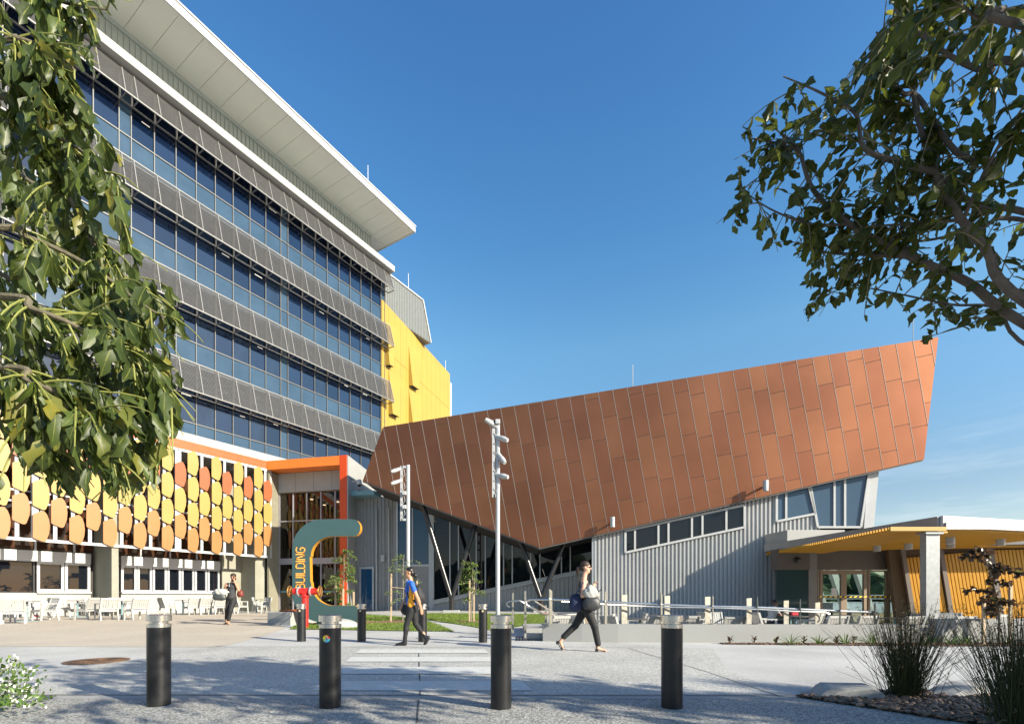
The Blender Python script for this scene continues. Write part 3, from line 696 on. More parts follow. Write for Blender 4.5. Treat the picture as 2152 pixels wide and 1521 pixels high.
# V columns
for (bx, bpy_, lx, lpy, rx, rpy, Yb) in [(949, 1258, 888, 1068, 999, 1105, 25.5), (1137, 1259, 1094, 1142, 1186, 1137, 24.9)]:
    base = ray(bx, bpy_, Yb); foot = Vector((base.x, base.y, gh(base.x, base.y) - .02))
    def topp(px_):
        Yt = Yb + .1; X = (px_ - CX) / FPX * Yt; return Vector((X, Yt, copbot(X) + .05))
    mb = MB(); mb.tube([base, topp(lx)], .125, 14); mb.tube([base, topp(rx)], .125, 14); mb.tube([foot, base + V(0, 0, .05)], .14, 14)
    vc = mb.build('v_column', mat('black_column_paint', (.02, .02, .021), .25), cb_, smooth='auto')
    mb = MB(); mb.box(foot.x - .4, foot.x + .4, foot.y - .35, foot.y + .35, -.05, foot.z + .12); mb.build('footing', CONC, vc, world=False)
# grey ribbed wall flush under the copper at right
R0 = Vector((4.13, 24.14, 0)); R1 = Vector((12.07, 22.96, 0)); RD = (R1 - R0).normalized(); RN = Vector((RD.y, -RD.x, 0))
def RP(t, n, z): return R0 + RD * t + RN * n + UP * z
RLEN = (R1 - R0).length
def rp(px): return rline(px, R0, RD)[0]
mb = MB(); tw = rp(1632)
mb.corrug(RP(0, 0, 0), RP(tw, 0, 0), lambda u: -.4, lambda u: copbot(R0.x + RD.x * tw * u) + .35, .185, .075, RN); mb.build('ribbed_wall', GREYC, cb_)
mb = MB(); mb.hexa([RP(-.02, .05, -.4), RP(-.02, .05, -.4) + V(.72, 3.6, 0), RP(-.14, .0, -.4) + V(.72, 3.6, 0), RP(-.14, .05, -.4), RP(-.02, .05, 4.1), RP(-.02, .05, 4.1) + V(.72, 3.6, 0), RP(-.14, 0, 4.1) + V(.72, 3.6, 0), RP(-.14, .05, 4.1)]); mb.build('corner_trim', SILV, cb_)
def rwin(pts, mullions, glass, nm=True):
    """a window in the wall whose outline is a quadrilateral (tl,tr,br,bl) with mullions at given columns"""
    w3 = []
    for px, py in pts: t, p = rline(px, R0, RD); w3.append((t, zat(py, p.y)))
    (t0, zt0), (t1, zt1), (t2, zb1), (t3, zb0) = w3
    mb = MB(); q = [RP(t3, .06, zb0), RP(t2, .06, zb1), RP(t1, .06, zt1), RP(t0, .06, zt0)]; mb.prism(q, RN * .02); wo_ = mb.build('window', glass, cb_)
    mb = MB(); n_ = .10
    P4 = [RP(t0, n_, zt0), RP(t1, n_, zt1), RP(t2, n_, zb1), RP(t3, n_, zb0)]
    for i in range(4): mb.bar(P4[i], P4[(i + 1) % 4], .1, .10, RN)
    for px, px2 in mullions:
        t = rp(px); t_2 = rp(px2); f = (t - t0) / (t1 - t0); f2 = (t_2 - t3) / (t2 - t3)
        mb.bar(RP(t, n_, zt0 + (zt1 - zt0) * f), RP(t_2, n_, zb0 + (zb1 - zb0) * f2), .09, .07, RN)
    mb.build('frame', WHITE, wo_, world=False)
rwin([(1314, 1116), (1563, 1062), (1563, 1108), (1314, 1161)], [(1334, 1334), (1383, 1383), (1404, 1404), (1453, 1453), (1475, 1475), (1525, 1525)], GLASSB)
GLASSG = mat('grey_blue_glass', (.05, .085, .13), .04, spec=.5)
rwin([(1630, 1040), (1697, 1022), (1711, 1080), (1630, 1096)], [(1650, 1650)], GLASSG)
rwin([(1700, 1020), (1823, 996), (1806, 1108), (1716, 1108)], [(1751, 1751), (1773, 1773)], GLASSG)
mb = MB(); mb.corrug(RP(tw, 0, 0), RP(rp(1722), 0, 0), lambda u: 2.5, lambda u: zat(1098, 22.9) + u * .35, .185, .075, RN); mb.build('ribbed_wall', GREYC, cb_)
p1_, p2_ = rp(1823), rp(1845)
mb = MB(); q = [RP(rp(1808), .1, 2.8), RP(rp(1828), .1, 2.8), RP(p2_, .1, zat(985, 22.3)), RP(p1_, .1, zat(992, 22.3))]; mb.prism(q, -RN * .9); mb.build('leaning_fin', WHITE, cb_)
mb = MB(); q = [RP(tw, -.05, 2.9), RP(rp(1806), -.05, 2.9), RP(p1_, -.05, zat(990, 22.3)), RP(tw, -.05, zat(1030, 22.8))]; mb.prism(q, -RN * .3); mb.build('core_wall', DARK, cb_)
# cylinder lights on the copper
for px, py in ((1286, 1099), (1602, 1024)):
    p = cop(px, py); p = p + CN * .42
    mb = MB(); mb.lathe([(.115, -.24), (.115, .24), (.10, .245), (.10, -.235)], 18, p); wl_ = mb.build('wall_light', SILV, cb_, smooth='auto')
    mb = MB(); mb.bar(p + V(0, .02, 0), p - CN * .44, .08, .08); mb.build('bracket', SILV, wl_, world=False)
mb = MB()
for px, py in ((1333, 806), (1931, 712)): p = cop(px, py) + V(0, .3, -.1); mb.tube([p, p + V(0, 0, 1.15)], .018, 6)
mb.build('lightning_rod', SILV, cb_)

# ================================================================ terrace, canopy, cafe
TF = -.35
mb = MB(); mb.box(2, 24, 11.5, 24.2, TF - .3, TF); struct(mb.build('terrace_floor', mat('terrace_concrete', (.36, .35, .33), .8, var=.1)))
mb = MB(); mb.box(1.9, 2.0, 11.5, 24, TF - .2, .09); mb.box(2.0, 24, 11.4, 11.5, TF - .2, -.01); struct(mb.build('terrace_edge', CONC))
RENDW = mat('rendered_grey_wall', (.27, .273, .264), .8, var=.07, vscale=.8, bump=.08)
wa = thing('retaining_wall', 'low smooth grey retaining wall carrying the handrail posts', 'wall', (5, 11.1, 0))
mb = MB(); path = [(.72, 11.25), (1.6, 11.08), (2.4, 10.98), (3.4, 10.93), (9.35, 10.80)]
for i in range(len(path) - 1):
    (x0, y0), (x1, y1) = path[i], path[i + 1]
    mb.hexa([(x0, y0, 0), (x1, y1, 0), (x1, y1 + .2, 0), (x0, y0 + .2, 0), (x0, y0, .41), (x1, y1, .41), (x1, y1 + .2, .41), (x0, y0 + .2, .41)])
mb.build('wall', RENDW, wa)
wb = thing('planter_wall', 'taller smooth grey wall end standing at the canopy post', 'wall', (13, 10.9, 0))
mb = MB(); mb.box(9.42, 20, 10.72, 10.95, 0, .545); mb.build('wall', RENDW, wb, bevel=.01)
# canopy
cn = thing('entry_canopy', 'white steel canopy with golden yellow slatted soffit on a galvanised post', 'canopy', (12.3, 14.2, TF))
mb = MB(); rA, rB, rC, rD = V(12.85, 14.5, 0), V(11.77, 22.4, 0), V(22, 21.5, 0), V(22.5, 16.6, 0)
rE = V(18.6, 15.99, 0); mb.prism([p + UP * 3.12 for p in (rA, rE, V(19.0, 19.55, 0), V(25, 18.6, 0), V(25, 21, 0), rC, rB)], UP * .26); mb.build('roof_slab', GREYD, cn)
mb = MB(); mb.bar(rA + V(0, -.04, 3.28), rE + V(0, -.04, 3.28), .08, .34); mb.build('front_fascia', WHITE, cn)
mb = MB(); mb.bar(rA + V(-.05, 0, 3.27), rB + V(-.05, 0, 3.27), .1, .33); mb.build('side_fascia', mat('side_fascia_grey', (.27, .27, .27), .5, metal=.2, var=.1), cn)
mb = MB(); mb.box(12.9, 14.2, 14.36, 14.42, 3.03, 3.24); mb.build('end_beam', GALV, cn)
mb = MB(); y = 14.15
while y < 22.3:
    f = (y - 14) / 8.2; xl = 11.0 + .72 * f; xr = 12.55 + .9 * f + (.0 if y < 14.3 else .4)
    mb.box(xl, xr, y, y + .05, 2.93, 3.06); y += .135
mb.build('soffit_slats', YELB, cn)
mb = MB(); mb.box(10.98, 12.6, 14.02, 14.08, 2.94, 3.06); mb.build('front_slat', YEL, cn)
mb = MB(); y = 14.62
while y < 22.3: mb.box(12.9, min(12.95 + (y - 14.55) / .262, (18.5 + (y - 15.9) * .1) if y < 19.6 else 23), y, y + .05, 3.06, 3.115); y += .12
mb.build('inner_soffit', YELB, cn)
mb = MB(); mb.box(12.10, 12.14, 14.12, 14.34, TF, 2.93); mb.box(12.14, 12.5, 14.125, 14.16, TF, 2.93); mb.box(12.14, 12.5, 14.30, 14.335, TF, 2.93); mb.box(12.46, 12.5, 14.16, 14.30, TF, 2.93); mb.box(12.04, 12.56, 14.06, 14.40, 2.86, 2.925)
mb.build('post', GALV, cn)
for px, py, Y in ((1997, 1110, 16.6), (2103, 1113, 17.2), (1998, 1127, 18), (1909, 1142, 18.6), (1843, 1152, 19.4)):
    p = ray(px, py, Y); mb = MB(); mb.lathe([(.13, 2.84), (.13, 3.1), (.11, 3.1), (.11, 2.86)], 16, (p.x, p.y, 0)); mb.build('downlight', SILV, cn, smooth='auto')
# concrete ledge over the side bay
lg = tag(MB().hexa([(12.06, 21.2, 3.28), (14.6, 21.2, 3.28), (14.6, 22.5, 3.28), (11.95, 22.85, 3.28), (12.06, 21.2, 3.95), (14.6, 21.2, 3.95), (14.6, 22.5, 3.95), (11.95, 22.85, 3.95)]).build('concrete_ledge', CONCW, bevel=.02), 'pale concrete roof ledge between ribbed wall and canopy', 'ledge')
# cafe front
cf = thing('shopfront', 'brown framed glass cafe doors and bulkhead under the canopy', 'shopfront', (14.5, 21.5, TF))
FY = 21.4
BRF = mat('brown_door_frame', (.20, .145, .10), .5, metal=.2)
mb = MB(); mb.box(12.4, 17.6, FY, FY + .25, 2.22, 3.1); mb.box(11.55, 13.0, FY - .3, FY + .2, 2.2, 3.1); mb.build('bulkhead', mat('dark_brown_bulkhead', (.085, .07, .06), .6, var=.1), cf)
mb = MB(); mb.box(12.98, 13.35, FY - .25, FY + .1, TF, 3.1); mb.build('grey_column', GREYD, cf)
CGL = clearglass('cafe_glass', (.70, .80, .78), .45)
xs = [(1692, 1722), (1726, 1774), (1776, 1822), (1828, 1866), (1870, 1890)]
for i, (a, b) in enumerate(xs):
    xa = (a - CX) / FPX * FY; xb = (b - CX) / FPX * FY
    mb = MB(); mb.box(xa + .05, xb - .05, FY + .09, FY + .11, TF + .05, 2.14); dd = mb.build('door' if i in (1, 2) else 'window', CGL, cf)
    mb = MB(); fw = .1 if i in (1, 2) else .05
    mb.box(xa - .02, xa + fw, FY + .04, FY + .16, TF, 2.2); mb.box(xb - fw, xb + .02, FY + .04, FY + .16, TF, 2.2); mb.box(xa + fw, xb - fw, FY + .04, FY + .16, 2.14 - (.12 if i in (1, 2) else 0), 2.2); mb.box(xa + fw, xb - fw, FY + .04, FY + .16, TF, TF + .15)
    mb.build('frame', BRF, dd, world=False)
mb = MB(); mb.box(11.6, 12.95, FY - .22, FY - .18, TF, 2.2); mb.build('side_window', mat('teal_dark_glass', (.03, .055, .055), .05), cf)
# hazard tape band across the glass
TAPEY = mat('tape_yellow', (.75, .5, .03), .5); TAPEB = mat('tape_black', (.02, .02, .02), .5)
mb = MB(); x = 12.95; k = 0
while x < 17.3:
    mb.cur = k % 2; mb.prism([(x, FY + .03, .985), (x + .11, FY + .03, .985), (x + .16, FY + .03, 1.06), (x + .05, FY + .03, 1.06)], (0, .005, 0)); x += .11; k += 1
mb.build('hazard_tape', [TAPEY, TAPEB], cf)
mb = MB(); mb.ball((12.45, FY - .34, 2.62), .14, .06, .14); mb.build('speaker', BLACKM, cf, smooth=True)
mb = MB(); mb.box(14.15, 14.4, FY + .02, FY + .035, 1.05, 1.4); mb.build('paper_notice', WHITE, cf)
# light interior with leaning white posts, open to the far side
mb = MB()
for x in (13.6, 14.7, 15.8, 16.9, 18.2): mb.bar((x + .9, 25.5, TF), (x - .3, 25.5, 3.2), .3, .3, (0, 1, 0))
mb.build('leaning_post', WHITE, cf)
mb = MB(); mb.box(11.7, 19.5, FY + .3, 26, TF - .02, TF + .01); mb.build('interior_floor', mat('cafe_floor', (.3, .29, .27), .5), cf)
mb = MB()
for z in (.3, .5, .7, .9, 1.1): mb.tube([(12, 27.2, z), (22, 27.2, z)], .02, 6)
mb.build('far_railing', SILV, cf)
mb = MB(); mb.box(13.2, 15.8, 23.8, 24.4, TF, .72); mb.build('counter', mat('counter_dark', (.05, .05, .055), .4), cf)
# yellow batten wall: three bays of leaning battens
bw = thing('batten_wall', 'wall of leaning golden yellow battens beside the cafe doors', 'screen wall', (18.5, 20, TF))
B0 = V(16.95, 20.9, 0); BD = V(3.6, -.6, 0).normalized(); BN = V(BD.y, -BD.x, 0)
def BP(t, n, z): return B0 + BD * t + BN * n + UP * z
mb = MB(); mb.hexa([BP(-.2, -.05, TF), BP(7, -.05, TF), BP(7, -.3, TF), BP(-.2, -.3, TF), BP(-.6, -.05, 3.1), BP(7, -.05, 3.1), BP(7, -.3, 3.1), BP(-.6, -.3, 3.1)]); mb.build('backing', mat('batten_backing', (.10, .06, .03), .7), bw)
for t0, t1 in ((.12, 1.25), (1.55, 3.1), (3.4, 6.4)):
    mb = MB(); t = t0
    while t < t1:
        zt = min(2.98, 2.68 + .09 * t); ln = .42; w_ = .052
        mb.hexa([BP(t + ln - w_, .10, TF), BP(t + ln + w_, .10, TF), BP(t + ln + w_, 0, TF), BP(t + ln - w_, 0, TF), BP(t - w_ - .05, .10, zt), BP(t + w_ - .05, .10, zt), BP(t + w_ - .05, 0, zt), BP(t - w_ - .05, 0, zt)])
        t += .135
    mb.build('batten_bay', YELB, bw)
mb = MB()
for t in (-.05, 1.39, 3.24): mb.bar(BP(t + .42, .1, TF), BP(t - .08, .1, 3.1), .16, .12, BN)
mb.build('leaning_frame', mat('frame_grey_brown', (.16, .13, .11), .5), bw)
# far tree belt seen through the cafe and reflected behind the camera
def treebelt(name, x0, x1, y, h, seed, label):
    r = random.Random(seed); mb = MB(); x = x0
    while x < x1:
        for k in range(3):
            rr = r.uniform(.28, .5) * h; c = (x + r.uniform(-2, 2), y + r.uniform(-3, 3), h - rr + r.uniform(-.35, .1) * h - k * .25 * h)
            vs = []; M = Matrix.Rotation(r.uniform(0, 6), 3, 'Z')
            mb.ball(c, rr * r.uniform(.8, 1.3), rr, rr * r.uniform(.7, 1), 9, 6, M)
        x += h * .35
    for i, v in enumerate(mb.v): mb.v[i] = (v[0] + r.uniform(-.5, .5), v[1] + r.uniform(-.5, .5), max(-.5, v[2] + r.uniform(-.4, .4)))
    o = mb.build(name, mat('far_foliage', (.05, .075, .03), .9, var=.5, vscale=1.5)); o['kind'] = 'stuff'; o['label'] = label; return o
treebelt('tree_belt', 10, 60, 62, 5.0, 3, 'line of far green trees seen through the cafe glass')
treebelt('woodland', -90, 110, -62, 11.0, 4, 'dark line of trees mirrored in the dark windows')
# ================================================================ street furniture
def bollard_proto():
    t = thing('bollard', 'x', 'bollard', group='black bollards across the crosswalk')
    mb = MB(); mb.lathe([(.098, 0), (.098, .75), (.09, .752)], 32); mb.build('post', BLACKM, t, smooth='auto', world=False)
    mb = MB(); mb.lathe([(.094, .75), (.1, .752), (.1, .785), (.075, .79), (.075, .81), (.103, .812), (.103, .868), (.098, .872), (.02, .873)], 32); mb.build('cap', STEEL, t, smooth='auto', world=False)
    return t
bp0 = bollard_proto()
BF = [(334, 1481, 'front bollard standing alone at left in dappled shade'), (694, 1485, 'front bollard with a round coloured sticker below its cap'), (1053, 1487, 'front bollard standing before the tall white camera pole'), (1412, 1486, 'rightmost front bollard before the retaining wall')]
BB = [(633.5, 1347, 'rear bollard beside the red hydrant pipe'), (760, 1347, 'rear bollard at the right foot of the large C sign'), (888, 1348, 'rear bollard behind the woman in the blue shirt'), (1015, 1349, 'rear bollard nearest the handrail and lawn tree')]
for k, (px, py, lab) in enumerate(BF + BB):
    p = gp(px, py)
    o = bp0 if k == 0 else dup(bp0, p, 0, 'x'); o.location = p; o['label'] = 'black steel ' + lab
    if k == 1: bst = o
    if k >= 4:
        mb = MB(); mb.box(-.02, .02, -.101, -.097, .69, .735); mb.build('tag', mat('tan_tag', (.5, .38, .25), .6), o, world=False)
mb = MB(); R_ = .0985; cols = [(.75, .08, .05), (.85, .4, .03), (.8, .7, .05), (.2, .5, .1), (.05, .3, .6), (.05, .5, .55)]
for k in range(6):
    a0, a1 = 2 * pi * k / 6, 2 * pi * (k + 1) / 6; mb.cur = k
    def sp(r, a): x = r * cos(a); return (R_ * sin(x / R_) * 1.004, -R_ * cos(x / R_) * 1.01, .655 + r * sin(a))
    for q in range(4):
        b0 = a0 + (a1 - a0) * q / 4; b1 = a0 + (a1 - a0) * (q + 1) / 4
        mb.add([sp(.012, b0), sp(.034, b0), sp(.034, b1), sp(.012, b1)], [(0, 1, 2, 3)])
st = mb.build('sticker', [mat('st%d' % i, c, .5) for i, c in enumerate(cols)], bst, world=False)
mb = MB(); pts = []
for k in range(13):
    a = k / 12; ang = pi * 1.3 * (a * 2 if a < .5 else 1 - (a - .5) * 2)
    x = .011 * sin(a * 2 * pi); z = .655 + .026 * (.5 - a) * 2 * .8; pts.append((R_ * sin(x / R_), -R_ * cos(x / R_) * 1.02 - .0006, z))
mb.tube(pts, .0045, 6); mb.build('sticker_mark', WHITE, st, world=False)

# camera poles
PW = mat('pole_white', (.38, .385, .39), .42, var=.04)
def cctv(mb, p, d, s=1.0):
    d = Vector(d).normalized(); M = d.to_track_quat('Z', 'Y').to_matrix()
    mb.lathe([(.05 * s, -.26 * s), (.075 * s, -.24 * s), (.075 * s, -.02 * s), (.085 * s, 0), (.085 * s, .1 * s), (.06 * s, .22 * s), (.055 * s, .22 * s)], 14, p, M)
def pole(px, Y, r, topy, lad, cams, boxes, label):
    X = (px - CX) / FPX * Y; t = thing('camera_pole', label, 'pole', (X, Y, gh(X, Y)), group='white security camera poles'); z1 = zat(topy, Y)
    mb = MB(); mb.lathe([(r, gh(X, Y)), (r, z1)], 18, (X, Y, 0)); mb.lathe([(r * 2, gh(X, Y)), (r * 2, gh(X, Y) + .03)], 16, (X, Y, 0)); mb.build('shaft', PW, t, smooth='auto')
    lx, zt, zb = (lad[0] - px) * Y / FPX, zat(lad[1], Y), zat(lad[2], Y); w_ = .10
    mb = MB(); mb.bar((X + lx, Y, zb), (X + lx, Y, zt), w_, w_); 
    for z in (zb + w_ / 2, zt - w_ / 2): mb.bar((X + lx, Y, z), (X, Y, z), w_, w_)
    mb.build('side_frame', PW, t)
    for cpx, cpy, dx, dz in cams:
        p = ray(cpx, cpy, Y - .1); mb = MB(); cctv(mb, p, (dx, -.5, dz), 1.05); c_ = mb.build('camera', PW, t, smooth='auto')
        mb = MB(); sx = X + lx if lx * dx > 0 else X; mb.bar(p + V(0, .05, .02), (X + (lx if dx < 0 else 0), Y, p.z + .05), .05, .05); mb.build('bracket', SILV, c_, world=False)
    for bx, by, sz in boxes:
        p = ray(bx, by, Y - .08); mb = MB(); mb.box(p.x - sz, p.x + sz, p.y - .1, p.y + .1, p.z - sz, p.z + sz); mb.build('junction_box', PW, t, bevel=.015)
    mb = MB()
    for f in (.12, .36, .6, .84):
        z = zb + (zt - zb) * f; x0 = X + lx; mb.tube([(x0, Y - .06, z + .25), (x0 + .05 * (1 if lx < 0 else -1) * 2.6, Y - .06, z + .2), (x0 + .17 * (1 if lx < 0 else -1), Y - .07, z), (x0 + .08 * (1 if lx < 0 else -1), Y - .06, z - .12), (x0, Y - .06, z - .02)], .012, 6)
    mb.build('cable_loop', GREYC, t)
pole(857.5, 21.8, .085, 977, (844, 979, 1094), [(832, 988, -1, -.5), (832, 1013, -1, -.5)], [(850, 1036, .085), (850, 1065, .085)], 'shorter white security camera pole behind the woman in blue')
pole(1046, 16.0, .072, 882, (1037.5, 884, 1045), [(1032, 889, -1, .5), (1055, 921, 1, -.5), (1054, 963, .6, -.9), (1055, 1000, 1, -.3)], [(1046, 887, .075)], 'taller white security camera pole behind the third front bollard')

# C sign
cs = ray(660, 1300, 15.6); SY = 15.6
sg = thing('building_sign', 'tall teal letter C sign with orange edges lettered BUILDING', 'sign', (cs.x, SY, gh(cs.x, SY)))
def SPt(px, py): return ((px - CX) * SY / FPX, zat(py, SY))
def arc(cx, cy, rx, ry, a0, a1, n=10): return [(cx + rx * cos(radians(a0 + (a1 - a0) * i / n)), cy - ry * sin(radians(a0 + (a1 - a0) * i / n))) for i in range(n + 1)]
outer = []
outer += [(742, 1090.5)] + arc(678, 1153, 64, 62.5, 90, 180) + [(614, 1230)] + arc(678, 1245, 64, 62, 180, 270) + [(746, 1307), (752, 1304), (752, 1275), (746, 1272)]
outer += arc(700, 1225, 46, 47, 270, 180)[0:] + [(652, 1220), (651, 1170)] + arc(700, 1168, 47, 42, 180, 90) + [(742, 1126)]
outer += arc(742, 1108.5, 15.5, 17.8, -80, 80, 8)
face = []
for p in outer:
    if not face or (abs(face[-1][0] - p[0]) + abs(face[-1][1] - p[1])) > .5: face.append(p)
f3 = [Vector((SPt(*p)[0], SY, SPt(*p)[1])) for p in face]
mb = MB(); n = len(f3); mb.v = [tuple(p) for p in f3] + [(p.x, p.y + .2, p.z) for p in f3]
mb.f = [tuple(range(n)), tuple(range(2 * n - 1, n - 1, -1))] + [(i, i + n, (i + 1) % n + n, (i + 1) % n) for i in range(n)]; mb.mi = [0, 0] + [1] * n
import bmesh as _bm
TEAL = mat('sign_teal', (.036, .078, .080), .45, var=.03); SORG = mat('sign_edge_orange', (.50, .22, .02), .45)
so_ = mb.build('letter_c', [TEAL, SORG], sg)
b_ = _bm.new(); b_.from_mesh(so_.data); _bm.ops.recalc_face_normals(b_, faces=b_.faces[:]); _bm.ops.triangulate(b_, faces=[f for f in b_.faces if len(f.verts) > 4]); b_.to_mesh(so_.data); b_.free()
# lettering, read upward
LET = {'B': [[(0, 0), (0, 1), (.45, 1), (.6, .88), (.6, .66), (.48, .54), (0, .54)], [(.48, .54), (.66, .4), (.66, .14), (.5, 0), (0, 0)]],
       'U': [[(0, 1), (0, .2), (.14, .02), (.5, .02), (.64, .2), (.64, 1)]], 'I': [[(0, 0), (0, 1)]], 'L': [[(0, 1), (0, 0), (.52, 0)]],
       'D': [[(0, 0), (0, 1), (.42, 1), (.64, .8), (.64, .2), (.42, 0), (0, 0)]], 'N': [[(0, 0), (0, .86), (.1, .98), (.2, .9), (.46, .1), (.56, .02), (.66, .14), (.66, 1)]],
       'G': [[(.62, .92), (.5, 1), (.16, 1), (0, .84), (0, .16), (.16, 0), (.62, 0), (.62, .5), (.36, .5)]]}
adv = {'B': .88, 'U': .88, 'I': .24, 'L': .72, 'D': .88, 'N': .9, 'G': .8}
mb = MB(); mb2 = MB(); x = 0; H = 17.5; LW = 16.2
for ch in "BUILDING":
    for st_ in LET[ch]:
        pts = []
        for u, v in st_:
            px = 640 - v * H; py = 1237.5 - (x + u) * LW; X, Z = SPt(px, py); pts.append(V(X, SY - .012, Z))
        for a, b in zip(pts[:-1], pts[1:]):
            d = (b - a).normalized() * .012
            mb.bar(a - d, b + d, .024, .014, (0, 1, 0)); mb2.bar(a + V(0, .006, 0) - d * 1.6, b + V(0, .006, 0) + d * 1.6, .042, .01, (0, 1, 0))
    x += adv[ch]
mb.build('lettering', mat('letter_gold', (.85, .50, .10), .5), sg); mb2.build('lettering_outline', mat('letter_orange', (.62, .19, .03), .5), sg)
mb = MB(); mb.box(*[(664 - CX) * SY / FPX, (742 - CX) * SY / FPX], SY + .05, SY + .15, gh(-5, 15.6), zat(1300, SY)); mb.build('foot_plate', TEAL, sg)
rk = gp(705, 1320); mb = MB(); mb.ball((0, 0, 0), .62, .4, .26, 16, 10)
tag(mb.build('plinth_stone', CONC, smooth=True), 'rounded pale stone plinth under the C sign', 'stone'); bpy.context.scene.objects['plinth_stone'].location = (rk.x, rk.y + .3, gh(rk.x, rk.y) + .03)

# hydrant
hp = gp(639, 1322); HYD = Vector((hp.x, 14.7, gh(hp.x, 14.7)))
RED = mat('hydrant_red', (.62, .02, .015), .35, var=.06); BRASS = mat('brass_wheel', (.45, .22, .06), .35, metal=.7)
hy = thing('fire_hydrant', 'red fire hydrant standpipe with two valve wheels before the C sign', 'hydrant', HYD)
mb = MB(); x0, z0 = (641 - CX) * 14.7 / FPX, zat(1242, 14.7)
mb.lathe([(.095, HYD.z), (.095, z0)], 18, (x0, 14.7, 0)); mb.lathe([(.15, z0 - .17), (.15, z0 - .13)], 18, (x0, 14.7, 0)); mb.build('riser', RED, hy, smooth='auto')
mb = MB(); mb.tube([(x0 - .34, 14.7, z0), (x0 + .34, 14.7, z0)], .10, 16); mb.build('cross_pipe', RED, hy, smooth='auto')
for sx in (-1, 1):
    mb = MB(); mb.tube([(x0 + sx * .17, 14.7, z0), (x0 + sx * .20, 14.7, z0)], .15, 18); mb.build('flange', SILV, hy, smooth='auto')
    mb = MB(); c = V(x0 + sx * .46, 14.7, z0); ring = [c + V(0, .16 * cos(a), .16 * sin(a)) for a in [2 * pi * k / 16 for k in range(17)]]; mb.tube(ring, .02, 6, False)
    for k in range(3): a = pi * k / 3; mb.tube([c + V(0, .16 * cos(a), .16 * sin(a)), c - V(0, .16 * cos(a), .16 * sin(a))], .013, 6)
    mb.tube([V(x0 + sx * .32, 14.7, z0), c], .03, 8); mb.build('valve_wheel', BRASS, hy, smooth='auto')
# concrete bench
bq = gp(600, 1318); bn = thing('concrete_bench', 'pale concrete block bench with timber slat top by the C sign', 'bench', bq)
bx0, bx1 = (568 - CX) * 16.2 / FPX, (628 - CX) * 16.2 / FPX
mb = MB(); zt = zat(1285, 16.2); mb.hexa([(bx0, 16.0, .05), (bx1, 15.6, .05), (bx1 + .5, 17.6, .05), (bx0 + .4, 18, .05), (bx0, 16.0, zt), (bx1, 15.6, zt), (bx1 + .5, 17.6, zt), (bx0 + .4, 18, zt)]); mb.build('block', CONCW, bn, bevel=.02)
mb = MB()
for k in range(6): mb.bar((bx0 + .25 + k * .13, 16.4, zt + .025), (bx0 + .6 + k * .13, 17.7, zt + .025), .1, .05)
mb.build('timber_slat', mat('orange_timber', (.42, .12, .03), .5, var=.2, vscale=12), bn)

# ================================================================ handrails
hr = thing('ramp_handrail', 'stainless double handrail on flat plate posts along the retaining wall', 'handrail', (4, 11.1, .41))
def wallpt(px):
    Yw = 11.05; return (px - CX) * Yw / FPX, Yw
PLATE = mat('plate_post_steel', (.30, .285, .24), .45, metal=.5, var=.2, vscale=14)
for k, (px, ty, Y, zb) in enumerate([(1157, 1237, 11.1, .41), (1273, 1241, 11.1, .41), (1390, 1245, 11.05, .41), (1498, 1250, 11.05, .41), (1592, 1253, 11.0, .41), (1682, 1258, 11.0, .41), (1765, 1262, 11.0, .41), (1838, 1266, 10.95, .41),
                                      (1312, 1253, 12.6, -.3), (1402, 1255, 12.6, -.3), (1487, 1257, 12.6, -.3), (1574, 1260, 12.6, -.3), (1652, 1265, 12.6, -.3), (1718, 1269, 12.6, -.3)]):
    X = (px - CX) * Y / FPX; zt = zat(ty, Y); ang = radians(62) if k < 8 else radians(20); d = V(cos(ang), sin(ang), 0) * .085; e = V(-sin(ang), cos(ang), 0) * .008
    mb = MB(); c = V(X, Y, 0)
    sl = .05 if k < 8 else -.05
    mb.hexa([c - d - e + UP * zb, c + d - e + UP * zb, c + d + e + UP * zb, c - d + e + UP * zb, c - d - e + UP * (zt + (0 if k < 8 else .04)), c + d - e + UP * (zt - sl), c + d + e + UP * (zt - sl), c - d + e + UP * (zt + (0 if k < 8 else .04))])
    if k < 8: mb.box(X - .08, X + .08, Y - .06, Y + .06, zb, zb + .015)
    mb.build('post', PLATE, hr)
def P3(px, py, Y): return ray(px, py, Y)
mb = MB()
mb.tube([P3(1107, 1268, 11.2), P3(1104, 1262, 11.2), P3(1112, 1259.5, 11.18), P3(1160, 1259, 11.15), P3(1300, 1265, 11.1), P3(1400, 1270, 11.1), P3(1500, 1273.5, 11.05), P3(1592, 1275.5, 11.0), P3(1760, 1283, 11), P3(1838, 1286, 10.95)], .024, 10)
mb.build('rail', STEEL, hr, smooth='auto')
mb = MB()
mb.tube([P3(1180, 1263.5, 11.7), P3(1300, 1271, 12.4), P3(1392, 1275, 12.5), P3(1500, 1277, 12.5), P3(1600, 1280, 12.5), P3(1660, 1283.5, 12.5), P3(1735, 1286, 12.5), P3(1743, 1290, 12.5), P3(1742, 1297, 12.5), P3(1736, 1299, 12.5)], .024, 10)
mb.build('rail', STEEL, hr, smooth='auto')
sr = thing('stair_handrail', 'curled stainless stair handrails on slim posts beside the lawn', 'handrail', (1.2, 12, 0))
mb = MB()
mb.tube([P3(1072, 1275, 12.6), P3(1066, 1272, 12.6), P3(1065, 1266, 12.6), P3(1070, 1263, 12.6), P3(1092, 1261.5, 12.4), P3(1100, 1266, 12.4), P3(1140, 1290, 12.8), P3(1160, 1290, 13)], .024, 10)
mb.build('rail', STEEL, sr, smooth='auto')
mb = MB()
